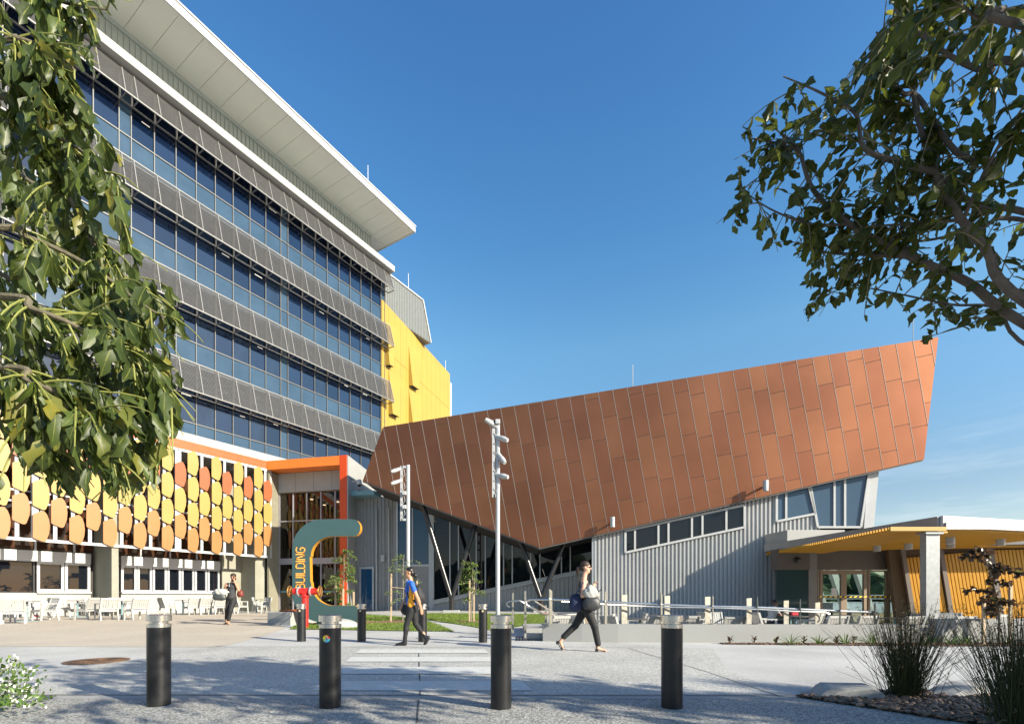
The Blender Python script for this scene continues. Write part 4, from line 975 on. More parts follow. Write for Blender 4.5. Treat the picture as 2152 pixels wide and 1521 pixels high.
mb.tube([P3(1115, 1260, 11.5), P3(1107, 1263, 11.5), P3(1105, 1270, 11.5), P3(1110, 1275, 11.5), P3(1117, 1275, 11.5), P3(1141, 1289, 12.2), P3(1160, 1289, 12.4), P3(1163, 1296, 12.4), P3(1160, 1299, 12.4)], .024, 10)
mb.build('rail', STEEL, sr, smooth='auto')
mb = MB(); mb.tube([P3(1124, 1263, 11.8), P3(1172, 1292, 12.3), P3(1210, 1290, 12.6)], .024, 10); mb.build('rail', STEEL, sr, smooth='auto')
for px, ty, by, Y in ((1078, 1245, 1328, 12.6), (1104, 1241, 1330, 12.2), (1147, 1271, 1316, 12.9)):
    a, b = P3(px, by, Y), P3(px, ty, Y); mb = MB(); mb.bar((a.x, a.y, max(gh(a.x, a.y), a.z - .02)), b, .05, .05); mb.build('post', PLATE, sr)
stp = thing('concrete_steps', 'low pale concrete steps and block by the stair handrail', 'steps', (1, 12.5, 0))
mb = MB(); mb.box(.32, 1.0, 12.3, 14.6, 0, .22); mb.box(.30, .98, 12.0, 12.3, 0, .12); mb.box(1.0, 1.35, 12.6, 14.8, 0, .3); mb.build('step', CONCW, stp, bevel=.01)
mb = MB(); mb.box(.35, .95, 11.55, 11.7, .02, .16); mb.build('glass_block', GALV, stp)

# ================================================================ chairs and tables
CHM = mat('chair_white', (.36, .353, .33), .5, var=.03); TBT = mat('table_top_dark', (.10, .09, .085), .4); TBL = mat('table_leg_teal', (.16, .27, .30), .4, metal=.2)
def chair_proto(name, grp):
    t = thing(name, 'x', 'chair', group=grp)
    mb = MB()
    for k in range(6): mb.box(-.25 + k * .085, -.25 + k * .085 + .072, -.22, .25, .40, .425)
    mb.box(-.26, .26, .23, .26, .34, .42); mb.box(-.26, .26, -.24, -.21, .34, .40); mb.build('seat', CHM, t, world=False)
    mb = MB()
    for k in range(7): mb.bar((-.225 + k * .075, -.25, .46), (-.225 + k * .075, -.37, .82), .062, .018, (0, 1, 0))
    mb.bar((-.27, -.375, .84), (.27, -.375, .84), .03, .07); mb.bar((-.25, -.255, .46), (.25, -.255, .46), .03, .05); mb.build('backrest', CHM, t, world=False)
    for sx in (-1, 1):
        mb = MB(); mb.bar((sx * .28, .24, 0), (sx * .28, .20, .64), .045, .06, (0, 1, 0)); mb.build('leg', CHM, t, world=False)
        mb = MB(); mb.bar((sx * .28, -.33, 0), (sx * .28, -.24, .42), .045, .07, (0, 1, 0)); mb.bar((sx * .28, -.24, .42), (sx * .28, -.39, .87), .045, .07, (0, 1, 0)); mb.build('leg', CHM, t, world=False)
        mb = MB(); mb.bar((sx * .28, .24, .65), (sx * .28, -.32, .65), .055, .03); mb.bar((sx * .28, .22, .36), (sx * .28, -.25, .36), .03, .05); mb.build('armrest', CHM, t, world=False)
    return t
def table_proto(name, grp):
    t = thing(name, 'x', 'table', group=grp)
    mb = MB(); mb.lathe([(.36, .735), (.37, .74), (.37, .755), (.36, .76)], 28); mb.build('table_top', TBT, t, world=False)
    mb = MB(); mb.lathe([(.035, .02), (.035, .735)], 12); mb.build('leg', TBL, t, world=False, smooth='auto')
    mb = MB()
    for k in range(4): a = pi * k / 2 + .4; mb.bar((0, 0, .02), (.33 * cos(a), .33 * sin(a), .012), .06, .025)
    mb.build('base', TBL, t, world=False)
    return t
IN_ = atan2(NV.x, -NV.y); RT = atan2(-A.x, A.y); LT = RT + pi; OUTW = IN_ + pi
ch0 = chair_proto('patio_chair', 'white chairs on the kiosk plaza'); tb0 = table_proto('cafe_table', 'round tables on the kiosk plaza')
TLAB = ['leftmost cafe table at the picture edge', 'cafe table under the second kiosk window with the ball beside it', 'cafe table before the raw concrete fin wall', 'cafe table before the middle of the folding kiosk windows', 'cafe table beside the woman on the phone', 'lone cafe table against the raw concrete wall']
for k, (px, py) in enumerate([(57, 1305), (163, 1296.5), (256, 1300), (384, 1290), (442, 1289), (539, 1287)]):
    o = tb0 if k == 0 else dup(tb0, (0, 0, 0), 0, ''); o.location = gp(px, py); o['label'] = 'small round dark topped ' + TLAB[k]
CL = [(3, 1308, IN_, 'cut by the left picture edge'), (30, 1310, IN_ - .3, 'nearest the left edge, back to the viewer'), (93, 1303, LT + .2, 'turned left at the leftmost table, beside the ball'), (52, 1298, OUTW, 'far side of the leftmost table, facing out'),
      (128, 1296, RT, 'seen side on facing right before the second kiosk window'), (152, 1293, OUTW + .2, 'against the kiosk wall behind the second table'), (182, 1301, IN_ + .5, 'turned three quarters at the second table'), (198, 1293, OUTW, 'half hidden between the second and third tables'),
      (223, 1302.5, IN_, 'back to the viewer left of the concrete fin wall'), (250, 1293.5, OUTW - .1, 'before the fin wall, far side of its table'), (285, 1301.5, IN_ + .15, 'back to the viewer just right of the fin wall table'),
      (354, 1291, RT, 'side on facing right at the left end of the middle table'), (377, 1286.5, OUTW, 'far side of the middle table against the kiosk wall'), (403, 1291.5, IN_, 'back to the viewer, left of a close pair at the middle table'), (426, 1291, IN_ + .05, 'back to the viewer, right of a close pair at the middle table'),
      (455, 1290.5, IN_ + .1, 'back to the viewer left behind the woman on the phone'), (474, 1289.5, IN_ - .05, 'partly hidden by the bag of the woman on the phone'), (506, 1288, RT, 'side on facing right just right of the woman on the phone'), (551, 1287.5, LT, 'side on facing left at the lone concrete wall table'), (546, 1284.5, OUTW, 'behind the lone table against the raw concrete wall')]
for k, (px, py, a, lab) in enumerate(CL):
    o = ch0 if k == 0 else dup(ch0, (0, 0, 0), 0, ''); p = gp(px, py); o.location = p; o.rotation_euler.z = a; o['label'] = 'white slatted armchair ' + lab
ch1 = chair_proto('terrace_chair', 'white chairs on the sunken terrace'); tb1 = table_proto('terrace_table', 'round tables on the sunken terrace')
for k, (px, Y, lab) in enumerate([(1195, 14.0, 'left of the walking woman beyond the steps'), (1345, 13.6, 'behind the gap between the second and third handrail posts'), (1385, 15.9, 'deeper in against the shaded ribbed wall'), (1672, 15.6, 'in front of the seated man'), (1775, 16.2, 'before the cafe doors'), (1880, 14.2, 'beside the tall reed clump'), (2035, 13.4, 'before the yellow battens')]):
    o = tb1 if k == 0 else dup(tb1, (0, 0, 0), 0, ''); o.location = ((px - CX) * Y / FPX, Y, TF); o['label'] = 'round terrace table ' + lab
for k, (px, Y, a, lab) in enumerate([(1172, 13.2, .3, 'nearest the stair handrail'), (1215, 13.2, -.5, 'behind the legs of the walking woman'), (1262, 14.4, 1.2, 'just right of the walking woman'), (1330, 15.2, 1.5, 'side on behind the second tall post'), (1300, 13.0, -1.0, 'between the second and third tall posts'), (1372, 13.2, .1, 'hidden behind the rightmost front bollard'), (1438, 13.3, 0, 'back to the viewer just right of the rightmost front bollard'),
                                     (1452, 15.9, 1.7, 'side on before the shaded ribbed wall'), (1508, 15.6, pi, 'far row behind the fourth tall post'), (1533, 13.1, 0, 'back to the viewer right of the fourth tall post'), (1607, 15.9, -pi / 2 + .1, 'under the seated man'), (1698, 15.0, .8, 'right of the seated man table'), (1740, 13.3, .1, 'back to the viewer before the cafe doors'),
                                     (1802, 13.4, .15, 'back to the viewer before the last handrail posts'), (1895, 13.0, .2, 'behind the tall reed clump'), (1925, 14.6, 2.0, 'left of the galvanised canopy post'), (2000, 13.0, .1, 'just right of the galvanised canopy post'), (2075, 14.2, .4, 'before the yellow battens behind the red leaved sapling'), (2010, 15.0, 2.8, 'far side before the yellow battens')]):
    o = ch1 if k == 0 else dup(ch1, (0, 0, 0), 0, ''); o.location = ((px - CX) * Y / FPX, Y, TF); o.rotation_euler.z = a; o['label'] = 'white terrace armchair ' + lab
# ball under a plaza chair
bl = gp(76, 1303); mb = MB(); mb.ball((0, 0, 0), .12, seg=16, ring=10)
for i in range(len(mb.f)): mb.mi[i] = (0, 0, 1, 0, 2, 0, 1)[(i // 3 + i // 16) % 7]
o = tag(mb.build('toy_ball', [WHITE, mat('ball_red', (.5, .03, .04), .4), mat('ball_blue', (.04, .07, .35), .4)], smooth=True), 'small red white and blue ball under a plaza chair', 'ball'); o.location = bl + V(0, 0, .12)
# kerb stones at the garden bed
KM = mat('weathered_kerb', (.30, .30, .29), .85, var=.25, vscale=5, bump=.3)
for k, (a, b, lab) in enumerate([((1700, 1462), (1858, 1466), 'weathered concrete kerb hump left of the reed clump'), ((1945, 1464), (2152, 1452), 'weathered concrete kerb hump right of the reed clump')]):
    p, q = gp(*a), gp(*b); 
    if k: q = q + (q - p) * .6
    d = (q - p); L = d.length; d.normalize(); r = V(-d.y, d.x, 0); mb = MB(); nseg = 14; rings = []
    for i in range(nseg + 1):
        t = i / nseg; h = .13 * sstep(0, .22, t) * (1 - sstep(.8, 1, t) if not k else 1) + .004
        c = p + d * (L * t); rings.append([c + r * -.16, c + r * -.13 + UP * h * .8, c + r * -.04 + UP * h, c + r * .1 + UP * h, c + r * .2 + UP * h * .3, c + r * .3])
    for i in range(nseg): 
        for j in range(5): mb.add([rings[i][j], rings[i + 1][j], rings[i + 1][j + 1], rings[i][j + 1]], [(0, 1, 2, 3)])
    mb.prism(rings[0], d * .002); mb.prism(rings[-1], d * .002)
    tag(mb.build('kerb_stone', KM, smooth='auto'), lab, 'kerb stone')
# ================================================================ vegetation
GRASSM = leafmat('lawn_grass', (.13, .20, .025), (.14, .2, .03), (.24, .26, .06), .3, .5)
LEAFL = leafmat('leaf_green', (.058, .085, .017), (.17, .19, .04), (.22, .20, .03), .42, .45)
LEAFR = leafmat('leaf_dark_green', (.048, .066, .010), (.10, .12, .02), (.15, .16, .02), .46, .42)
LEAFY = leafmat('sapling_leaf', (.10, .16, .03), (.12, .18, .04), (.30, .26, .06), .35, .4)
LEAFM = leafmat('red_leaf', (.055, .035, .018), (.12, .06, .03), (.10, .12, .03), .3, .3)
LEAFJ = leafmat('shrub_leaf', (.085, .15, .03), (.12, .2, .04), (.20, .28, .05), .35, .35)
BARK = mat('grey_bark', (.19, .165, .14), .9, var=.3, vscale=14, bump=.6, bscale=50)
TWIG = mat('green_twig', (.20, .21, .05), .6, var=.2)
STAKE = mat('timber_stake', (.46, .35, .23), .8, var=.2, vscale=12)
class Leaves:
    """collects many small bent leaf blades into one foliage mesh (each leaf its own island, with uv across the blade)"""
    def __init__(s): s.V = []; s.F = []; s.U = []; s.n = 0
    def leaf(s, p, d, nrm, L, W, r, wav=.25, curl=.5, seg=5):
        d = d.normalized(); side = d.cross(nrm)
        side = side.normalized() if side.length > 1e-4 else d.orthogonal().normalized()
        up = side.cross(d); vs = []; us = []
        ph = r.uniform(0, 6.28); fold = r.uniform(.1, .7); tws = r.uniform(-.5, .5); rol = r.uniform(-1.1, 1.1)
        c = p.copy(); dd = d.copy()
        prof = (.10, .72, 1.0, .92, .62, .05) if seg == 5 else (.1, .9, .9, .05)
        for i in range(seg + 1):
            t = i / seg; w = prof[i] * W * .5
            wl = 1 + wav * sin(ph + i * 2.3); wr = 1 + wav * sin(ph + 2 + i * 2.7)
            zl = fold * w + wav * W * .22 * sin(ph * 2 + i * 2.6)
            zr = fold * w + wav * W * .22 * sin(ph * 3 + i * 2.2)
            vs += [c + side * (-w * wl) + up * zl, c.copy(), c + side * (w * wr) + up * zr]; us += [(0, t), (.5, t), (1, t)]
            c = c + dd * (L / seg); dd = (dd - up * (curl / seg) + side * (tws / seg)).normalized(); side = (side + up * (rol / seg) - dd * side.dot(dd)).normalized(); up = side.cross(dd)
        b = s.n; s.V += vs; s.U += us; s.n += len(vs)
        for i in range(seg):
            a = b + i * 3; s.F += [(a, a + 1, a + 4, a + 3), (a + 1, a + 2, a + 5, a + 4)]
    def build(s, name, m, parent, world=True, smooth=True):
        me = bpy.data.meshes.new(name); me.from_pydata([tuple(v) for v in s.V], [], s.F); me.materials.append(m)
        ul = me.uv_layers.new(name='UVMap'); li = np.zeros(len(me.loops), np.int32); me.loops.foreach_get('vertex_index', li)
        ul.data.foreach_set('uv', np.array(s.U, np.float32)[li].ravel())
        if smooth: me.polygons.foreach_set('use_smooth', [True] * len(me.polygons))
        me.update(); o = bpy.data.objects.new(name, me); COL.objects.link(o)
        if parent is not None:
            o.parent = parent
            if world: o.location = -absloc(parent)
        return o
def rvec(r): 
    while True:
        v = V(r.uniform(-1, 1), r.uniform(-1, 1), r.uniform(-1, 1))
        if .05 < v.length < 1: return v.normalized()
def inpoly(x, y, P):
    c = False; j = len(P) - 1
    for i in range(len(P)):
        if (P[i][1] > y) != (P[j][1] > y) and x < (P[j][0] - P[i][0]) * (y - P[i][1]) / (P[j][1] - P[i][1]) + P[i][0]: c = not c
        j = i
    return c
def spline(pts, n=6):
    out = []; P = [pts[0]] + list(pts) + [pts[-1]]
    for i in range(1, len(P) - 2):
        for k in range(n):
            t = k / n; a, b, c, d = P[i - 1], P[i], P[i + 1], P[i + 2]
            out.append(.5 * ((2 * b) + (c - a) * t + (2 * a - 5 * b + 4 * c - d) * t * t + (3 * b - a - 3 * c + d) * t ** 3))
    out.append(P[-2]); return out
def topx(p): return CX + p.x / p.y * FPX, HY - (p.z - EYE) / p.y * FPX
def keep_in(p, P):
    """does a leaf at p stay inside the crown's outline seen from the street (outside the view everything stays)"""
    if p.y < .25: return True
    x, y = topx(p); j_ = 16 * sin(p.z * 31 + p.x * 17) + 14 * sin(p.x * 41 - p.y * 13); x += j_; y += 12 * sin(p.x * 37 + p.z * 19)
    if x < -10 or x > 2162 or y < -10: return True
    return inpoly(x, y, P)
# ---- left tree: drooping boughs close to the viewer
ENV_L = [(-400, -400), (240, -400), (246, 20), (205, 60), (182, 150), (150, 195), (200, 240), (262, 322), (268, 420), (315, 520), (330, 600), (392, 665), (392, 705), (350, 730), (372, 800), (385, 850), (350, 905), (345, 985), (300, 1030), (252, 1052), (200, 1010), (150, 1048), (110, 1000), (60, 985), (30, 930), (-20, 950), (-400, 1000)]
lt = thing('leafy_tree', 'leafy tree with big drooping wavy green leaves at the left edge', 'tree', (-3.3, 1.2, 0))
mb = MB(); tb = MB(); r = random.Random(11)
trunk = spline([V(-3.3, 1.2, -.05), V(-3.25, 1.25, 1.2), V(-3.15, 1.3, 2.2), V(-3.0, 1.4, 3.2), V(-2.8, 1.5, 4.2)], 4)
mb.tube(trunk, [.13 - .06 * i / len(trunk) for i in range(len(trunk))], 10)
def P_(x, y, Y): return ray(x, y, Y)
limbsL = [[V(-3.15, 1.3, 2.2), P_(-80, 205, 1.75), P_(40, 240, 1.75), P_(95, 275, 1.72), P_(190, 330, 1.7), P_(250, 400, 1.7)],
          [V(-3.1, 1.35, 2.6), P_(-60, -50, 1.9), P_(60, -20, 1.95), P_(150, 10, 1.95), P_(225, 20, 2)],
          [V(-3.2, 1.25, 1.9), P_(-80, 480, 1.6), P_(60, 500, 1.65), P_(190, 560, 1.7), P_(300, 640, 1.72), P_(385, 690, 1.75)],
          [V(-3.2, 1.25, 1.8), P_(-80, 620, 1.5), P_(70, 650, 1.5), P_(190, 700, 1.55), P_(290, 760, 1.6), P_(360, 850, 1.62)],
          [V(-3.2, 1.25, 1.6), P_(-80, 770, 1.45), P_(60, 800, 1.45), P_(160, 850, 1.5), P_(230, 930, 1.5), P_(260, 1010, 1.5)],
          [P_(95, 275, 1.72), P_(140, 400, 1.75), P_(200, 520, 1.75), P_(250, 640, 1.75), P_(280, 780, 1.75)],
          [V(-3.15, 1.3, 2.2), P_(-60, 330, 2.2), P_(60, 380, 2.2), P_(150, 450, 2.2), P_(240, 560, 2.15), P_(300, 600, 2.1)],
          [V(-3.2, 1.25, 1.9), P_(-60, 560, 2.0), P_(40, 700, 2.0), P_(100, 840, 2.0), P_(130, 960, 2.0), P_(150, 1030, 2.0)],
          [V(-3.1, 1.35, 2.5), P_(-60, 90, 1.7), P_(30, 80, 1.7), P_(110, 110, 1.75), P_(160, 150, 1.8)],
          [P_(70, 650, 1.5), P_(150, 760, 1.7), P_(230, 860, 1.75), P_(320, 930, 1.75), P_(330, 985, 1.75)],
          [V(-3.1, 1.35, 2.4), P_(-50, 160, 1.75), P_(40, 150, 1.75), P_(90, 190, 1.8)],
          [P_(-80, 620, 1.5), P_(0, 760, 1.5), P_(40, 860, 1.5), P_(60, 950, 1.5)]]
lv = Leaves(); cnt = 0
for li, L in enumerate(limbsL):
    S = spline(L, 7); n = len(S)
    mb.tube(S, [max(.004, (.013 if li < 9 else .007) * (1 - .85 * i / n)) for i in range(n)], 7)
    for i in range(6 if li not in (5, 9) else 2, n):
        for q in range(2 if (i > n - 6 or i % 3 == 0) else 1):
            a = S[i]; dr = (S[min(n - 1, i + 1)] - S[i - 1]).normalized()
            d = (dr * .7 + rvec(r) * .9 + V(.25, 0, -.15)).normalized(); ln = r.uniform(.12, .27); tw = [a]; cur = a.copy()
            for k in range(5): d = (d + V(0, 0, -.16)).normalized(); cur = cur + d * ln / 5; tw.append(cur.copy())
            if not keep_in(tw[3], ENV_L): continue
            mb.cur = 1; mb.tube(tw, [.0035, .003, .003, .0025, .002, .0015], 5, False); mb.cur = 0
            for k in range(1, 6):
                for sd in (-1, 1):
                    if r.random() < .26: continue
                    ld = ((tw[k] - tw[k - 1]).normalized() * .45 + rvec(r) * .55 + V(0, -.05, -1.0)).normalized(); Lf = .04 + .085 * r.random() ** 1.1
                    if not keep_in(tw[k] + ld * Lf * .9, ENV_L) or not keep_in(tw[k] + ld * Lf * .5, ENV_L): continue
                    nn = (V(.5, -.75, .45) + rvec(r) * 1.25).normalized()
                    lv.leaf(tw[k], ld, nn, Lf, Lf * r.uniform(.26, .40), r, .45, r.uniform(-.3, 1.3)); cnt += 1
mb.build('trunk', [mat('olive_bark', (.11, .095, .06), .9, var=.3, vscale=14, bump=.6, bscale=50), TWIG], lt, smooth='auto'); lv.build('crown', LEAFL, lt)
print('left leaves', cnt)
# ---- right tree
ENV_R = [(1526, 470), (1522, 400), (1552, 270), (1600, 225), (1640, 185), (1690, 165), (1780, 160), (1800, 90), (1865, 45), (1850, 20), (1890, -10), (1890, -500), (4000, -500), (4000, 720), (2152, 690), (2110, 715), (2060, 690), (1990, 700), (1960, 735), (1915, 735), (1900, 705), (1850, 650), (1795, 715), (1775, 700), (1760, 640), (1700, 690), (1675, 690), (1670, 620), (1700, 560), (1640, 530), (1600, 540), (1575, 580), (1565, 560), (1585, 500)]
rt = thing('spreading_tree', 'spreading dark leaved tree reaching in from the right edge', 'tree', (4.9, 2.9, 0))
mb = MB(); tb = MB(); lv = Leaves(); r = random.Random(5); cnt = 0
trunk = spline([V(4.9, 2.9, -.05), V(4.85, 2.88, .9), V(4.7, 2.85, 1.7), V(4.75, 2.7, 2.6), V(4.9, 2.5, 3.6), V(5.0, 2.2, 4.8)], 5)
mb.tube(trunk, [.15 - .09 * i / len(trunk) for i in range(len(trunk))], 12)
F0 = V(4.7, 2.85, 1.75)
def PR(pts): return [ray(*p) for p in pts]
limbsR = [([F0] + PR([(2170, 690, 3.0), (2035, 594, 3.0), (1914, 540, 3.0), (1787, 472, 3.05), (1709, 399, 3.1), (1678, 316, 3.1), (1640, 280, 3.1)]), .030, .007),
          ([F0 + V(0, 0, .1)] + PR([(2170, 645, 2.8), (2074, 526, 2.75), (2021, 462, 2.75), (1967, 365, 2.75), (1928, 243, 2.8), (1916, 160, 2.8), (1905, 115, 2.8), (1841, 68, 2.85)]), .029, .004),
          (PR([(1967, 362, 2.75), (1889, 341, 2.7), (1816, 311, 2.7), (1797, 238, 2.7), (1724, 195, 2.7), (1646, 161, 2.7)]), .018, .003),
          (PR([(2021, 462, 2.75), (1920, 470, 2.9), (1811, 477, 3.0)]), .011, .005),
          (PR([(2026, 457, 2.75), (2075, 350, 2.6), (2128, 263, 2.5), (2150, 250, 2.5)]), .011, .005),
          ([V(4.75, 2.7, 2.6)] + PR([(2170, 450, 3.0), (2079, 443, 3.0), (1990, 385, 2.95), (1972, 350, 2.9)]), .022, .007),
          (PR([(1909, 540, 3.0), (1820, 535, 3.1), (1733, 530, 3.2), (1690, 510, 3.2)]), .013, .004),
          (PR([(1903, 530, 3.0), (1890, 450, 3.1), (1872, 425, 3.1)]), .012, .005),
          ([V(4.75, 2.7, 2.7)] + PR([(2170, 465, 3.3), (2060, 480, 3.3), (1950, 505, 3.3), (1850, 510, 3.3)]), .018, .004),
          (PR([(2090, 340, 2.6), (2010, 320, 2.7), (1930, 205, 2.8), (1895, 195, 2.8), (1860, 135, 2.8), (1852, 115, 2.8)]), .016, .007),
          ([V(4.9, 2.5, 3.6)] + PR([(2170, 130, 2.4), (2080, 150, 2.5), (2000, 120, 2.5), (1920, 60, 2.5), (1880, 20, 2.5)]), .020, .005),
          ([V(4.9, 2.5, 3.6)] + PR([(2180, 60, 2.0), (2110, 20, 2.0), (2060, 40, 2.1), (2010, 0, 2.1)]), .018, .005),
          (PR([(1787, 472, 3.05), (1700, 470, 3.1), (1620, 440, 3.2), (1560, 400, 3.2)]), .009, .003),
          (PR([(1678, 316, 3.1), (1630, 300, 3.1), (1570, 290, 3.1)]), .007, .003),
          ([F0] + PR([(2180, 740, 3.2), (2100, 650, 3.3), (2000, 640, 3.3), (1900, 620, 3.3), (1800, 600, 3.3)]), .014, .003),
          (PR([(2100, 650, 3.3), (2040, 680, 3.3), (1960, 705, 3.3)]), .006, .002),
          (PR([(1800, 600, 3.3), (1740, 610, 3.3), (1690, 660, 3.3)]), .005, .002)]
# upper crown above and beside the picture
for k in range(40):
    t = V(5.6 + r.uniform(-3.2, 3.0), .5 + r.uniform(-1.6, 1.6), 4.7 + r.uniform(-1.2, 1.2))
    if t.x < 4.4 and t.y < .2: continue
    s0 = trunk[r.randint(14, len(trunk) - 1)]
    limbsR.append(([s0, s0.lerp(t, .35) + V(0, 0, .3), s0.lerp(t, .7) + V(0, 0, .2), t], .03, .006))
for li, (L, r0, r1) in enumerate(limbsR):
    up_ = li >= 17
    S = spline(L, 6 if not up_ else 5); n = len(S)
    if up_ and any(not keep_in(p, ENV_R) for p in S): continue
    mb.tube(S, [r0 + (r1 - r0) * i / (n - 1) for i in range(n)], 8)
    st0 = 5 if li in (0, 1, 5, 8, 10, 11, 14) else (4 if up_ else 1)
    for i in range(st0, n):
        for q in range((2 if i % 2 else 1) if up_ else (2 if i > n - 6 else 1)):
            if not up_ and li in (0, 1) and i < n - 18 and r.random() < .55: continue
            a = S[i]; dr = (S[i] - S[i - 1]).normalized() if i else V(-1, 0, 0)
            d = (dr * .5 + rvec(r) + V(0, 0, .1)).normalized(); ln = r.uniform(.18, .42) * (1.5 if up_ else 1); tw = [a]; cur = a.copy()
            for k in range(6): d = (d + V(0, 0, -.13)).normalized(); cur = cur + d * ln / 6; tw.append(cur.copy())
            if not keep_in(tw[6], ENV_R) or not keep_in(tw[3], ENV_R): continue
            mb.cur = 1; mb.tube(tw, [.0045, .004, .0035, .003, .0025, .002, .0015], 5, False); mb.cur = 0
            for k in range(1, 7):
                for sd in (-1, 1):
                    if r.random() < (.45 if up_ else .5): continue
                    ld = ((tw[k] - tw[k - 1]).normalized() * .5 + rvec(r) * .75 + V(0, 0, -.5)).normalized(); Lf = (.045 + .07 * r.random() ** .8) * (1.8 if up_ else 1)
                    if not keep_in(tw[k] + ld * Lf, ENV_R): continue
                    lv.leaf(tw[k], ld, (V(.2, -.2, .9) + rvec(r) * .8).normalized(), Lf, Lf * r.uniform(.40, .60), r, .25, r.uniform(0, .9), 3 if up_ else 5); cnt += 1
mb.build('trunk', [mat('dark_bark', (.095, .08, .068), .9, var=.3, vscale=14, bump=.6, bscale=50), mat('brown_twig', (.16, .14, .07), .7)], rt, smooth='auto'); lv.build('crown', LEAFR, rt)
print('right leaves', cnt)
# ---- street tree standing off to the right, whose shade lies over the path and garden bed
r = random.Random(77); mb = MB(); lv = Leaves(); T0 = V(11.8, -1.3, 0)
st2 = thing('street_tree', 'street tree shading the path and stone bed from the right', 'tree', T0)
tr2 = spline([T0, T0 + V(.1, 0, 1.2), T0 + V(-.05, .05, 2.6), T0 + V(0, 0, 4.2), T0 + V(.1, 0, 5.6)], 5); mb.tube(tr2, [.15 - .1 * i / len(tr2) for i in range(len(tr2))], 10)
for k in range(34):
    t = T0 + V(r.uniform(-3.3, 3.2), r.uniform(-2.0, 2.0), 3.9 + r.uniform(-1.4, 1.5)); s0 = tr2[r.randint(8, len(tr2) - 1)]; S = spline([s0, s0.lerp(t, .4) + V(0, 0, .3), t], 5); mb.tube(S, [.03 - .025 * i / len(S) for i in range(len(S))], 6)
    for i in range(4, len(S)):
        for q in range(20):
            p = S[i] + rvec(r) * r.uniform(.05, .45); L = r.uniform(.10, .2)
            lv.leaf(p, (rvec(r) + V(0, 0, -.4)), V(.2, -.2, .9) + rvec(r) * .8, L, L * .5, r, .2, r.uniform(0, .8), 3)
mb.build('trunk', BARK, st2, smooth='auto'); lv.build('crown', LEAFR, st2)
# ---- young staked trees on the lawn and the red leaved sapling
def sapling(name, label, base, h, w, m, stakes, seed, nb=16, Lf=(.05, .09), wid=.34, zlow=.28, group=None, lean=0):
    r = random.Random(seed); t = thing(name, label, 'tree', base, group=group); mb = MB(); lv = Leaves()
    S = spline([V(0, 0, -.05), V(r.uniform(-.03, .03), 0, h * .35), V(r.uniform(-.05, .05) + lean * .5, 0, h * .7), V(r.uniform(-.05, .05) + lean, 0, h)], 6); n = len(S)
    mb.tube(S, [.022 * (1 - .8 * i / n) + .004 for i in range(n)], 7)
    for b in range(nb):
        f = zlow + (1 - zlow) * (b + r.random()) / nb; i = min(n - 2, int(f * (n - 1))); a = S[i]
        ang = r.uniform(0, 2 * pi); ln = w * (1.15 - .75 * abs(f - .55)) * r.uniform(.5, 1.1)
        d = V(cos(ang), sin(ang), r.uniform(.2, .9)).normalized(); tw = [a]; cur = a.copy()
        for k in range(6): d = (d + V(0, 0, -.14)).normalized(); cur = cur + d * ln / 6; tw.append(cur.copy())
        mb.tube(tw, [.007, .006, .005, .004, .003, .003, .002], 5, False)
        for k in range(1, 7):
            for q in range(6):
                ld = ((tw[k] - tw[k - 1]).normalized() * .5 + rvec(r) * .8 + V(0, 0, -.25)).normalized(); L = r.uniform(*Lf)
                lv.leaf(tw[k] + rvec(r) * w * .08, ld, (V(.4, -.4, .6) + rvec(r) * .7), L, L * r.uniform(wid * .8, wid * 1.2), r, .1, r.uniform(0, .6), 3)
    mb.build('trunk', BARK, t, world=False, smooth='auto'); lv.build('crown', m, t, world=False)
    for k, (dx, dy, hs) in enumerate(stakes):
        mb = MB(); mb.bar((dx, dy, -.05), (dx + .01, dy, hs), .05, .05, (0, 1, 0)); mb.build('stake', STAKE, t, world=False)
    if len(stakes) > 1:
        mb = MB(); mb.tube([(stakes[0][0], stakes[0][1] - .03, stakes[0][2] * .72), (0, -.05, stakes[0][2] * .70), (stakes[1][0], stakes[1][1] - .03, stakes[1][2] * .72)], .012, 6); mb.build('tie', STAKE, t, world=False)
def gpf(px, Y): X = (px - CX) / FPX * Y; return V(X, Y, gh(X, Y))
sapling('young_tree', 'bushy young tree with stakes behind the C sign foot', gpf(722, 17.2), 2.55, .50, LEAFY, [(-.28, 0, 1.45), (.05, -.2, 1.2), (.32, .1, 1.1)], 21, 34, (.06, .12), .36, .22, 'staked young lawn trees', .0)
sapling('young_tree', 'thinner young tree behind the woman in blue', gpf(846, 17.6), 2.45, .72, LEAFY, [(-.42, 0, 1.75), (.5, .1, 1.5)], 22, 20, (.05, .10), .34, .3, 'staked young lawn trees', .1)
sapling('young_tree', 'young tree on the right lawn before the V columns', gpf(990, 17.5), 2.15, .46, LEAFY, [(-.05, -.06, 1.5), (.10, .05, 1.55)], 23, 30, (.05, .10), .36, .38, 'staked young lawn trees', .0)
sapling('red_leaved_sapling', 'dark red leaved sapling with pale stakes in the planting bed', gpf(2098, 10.35), 2.1, .42, LEAFM, [(-.72 + .4, 0, 1.0), (.25, 0, 1.3)], 24, 17, (.07, .13), .8, .3, None, -.35)
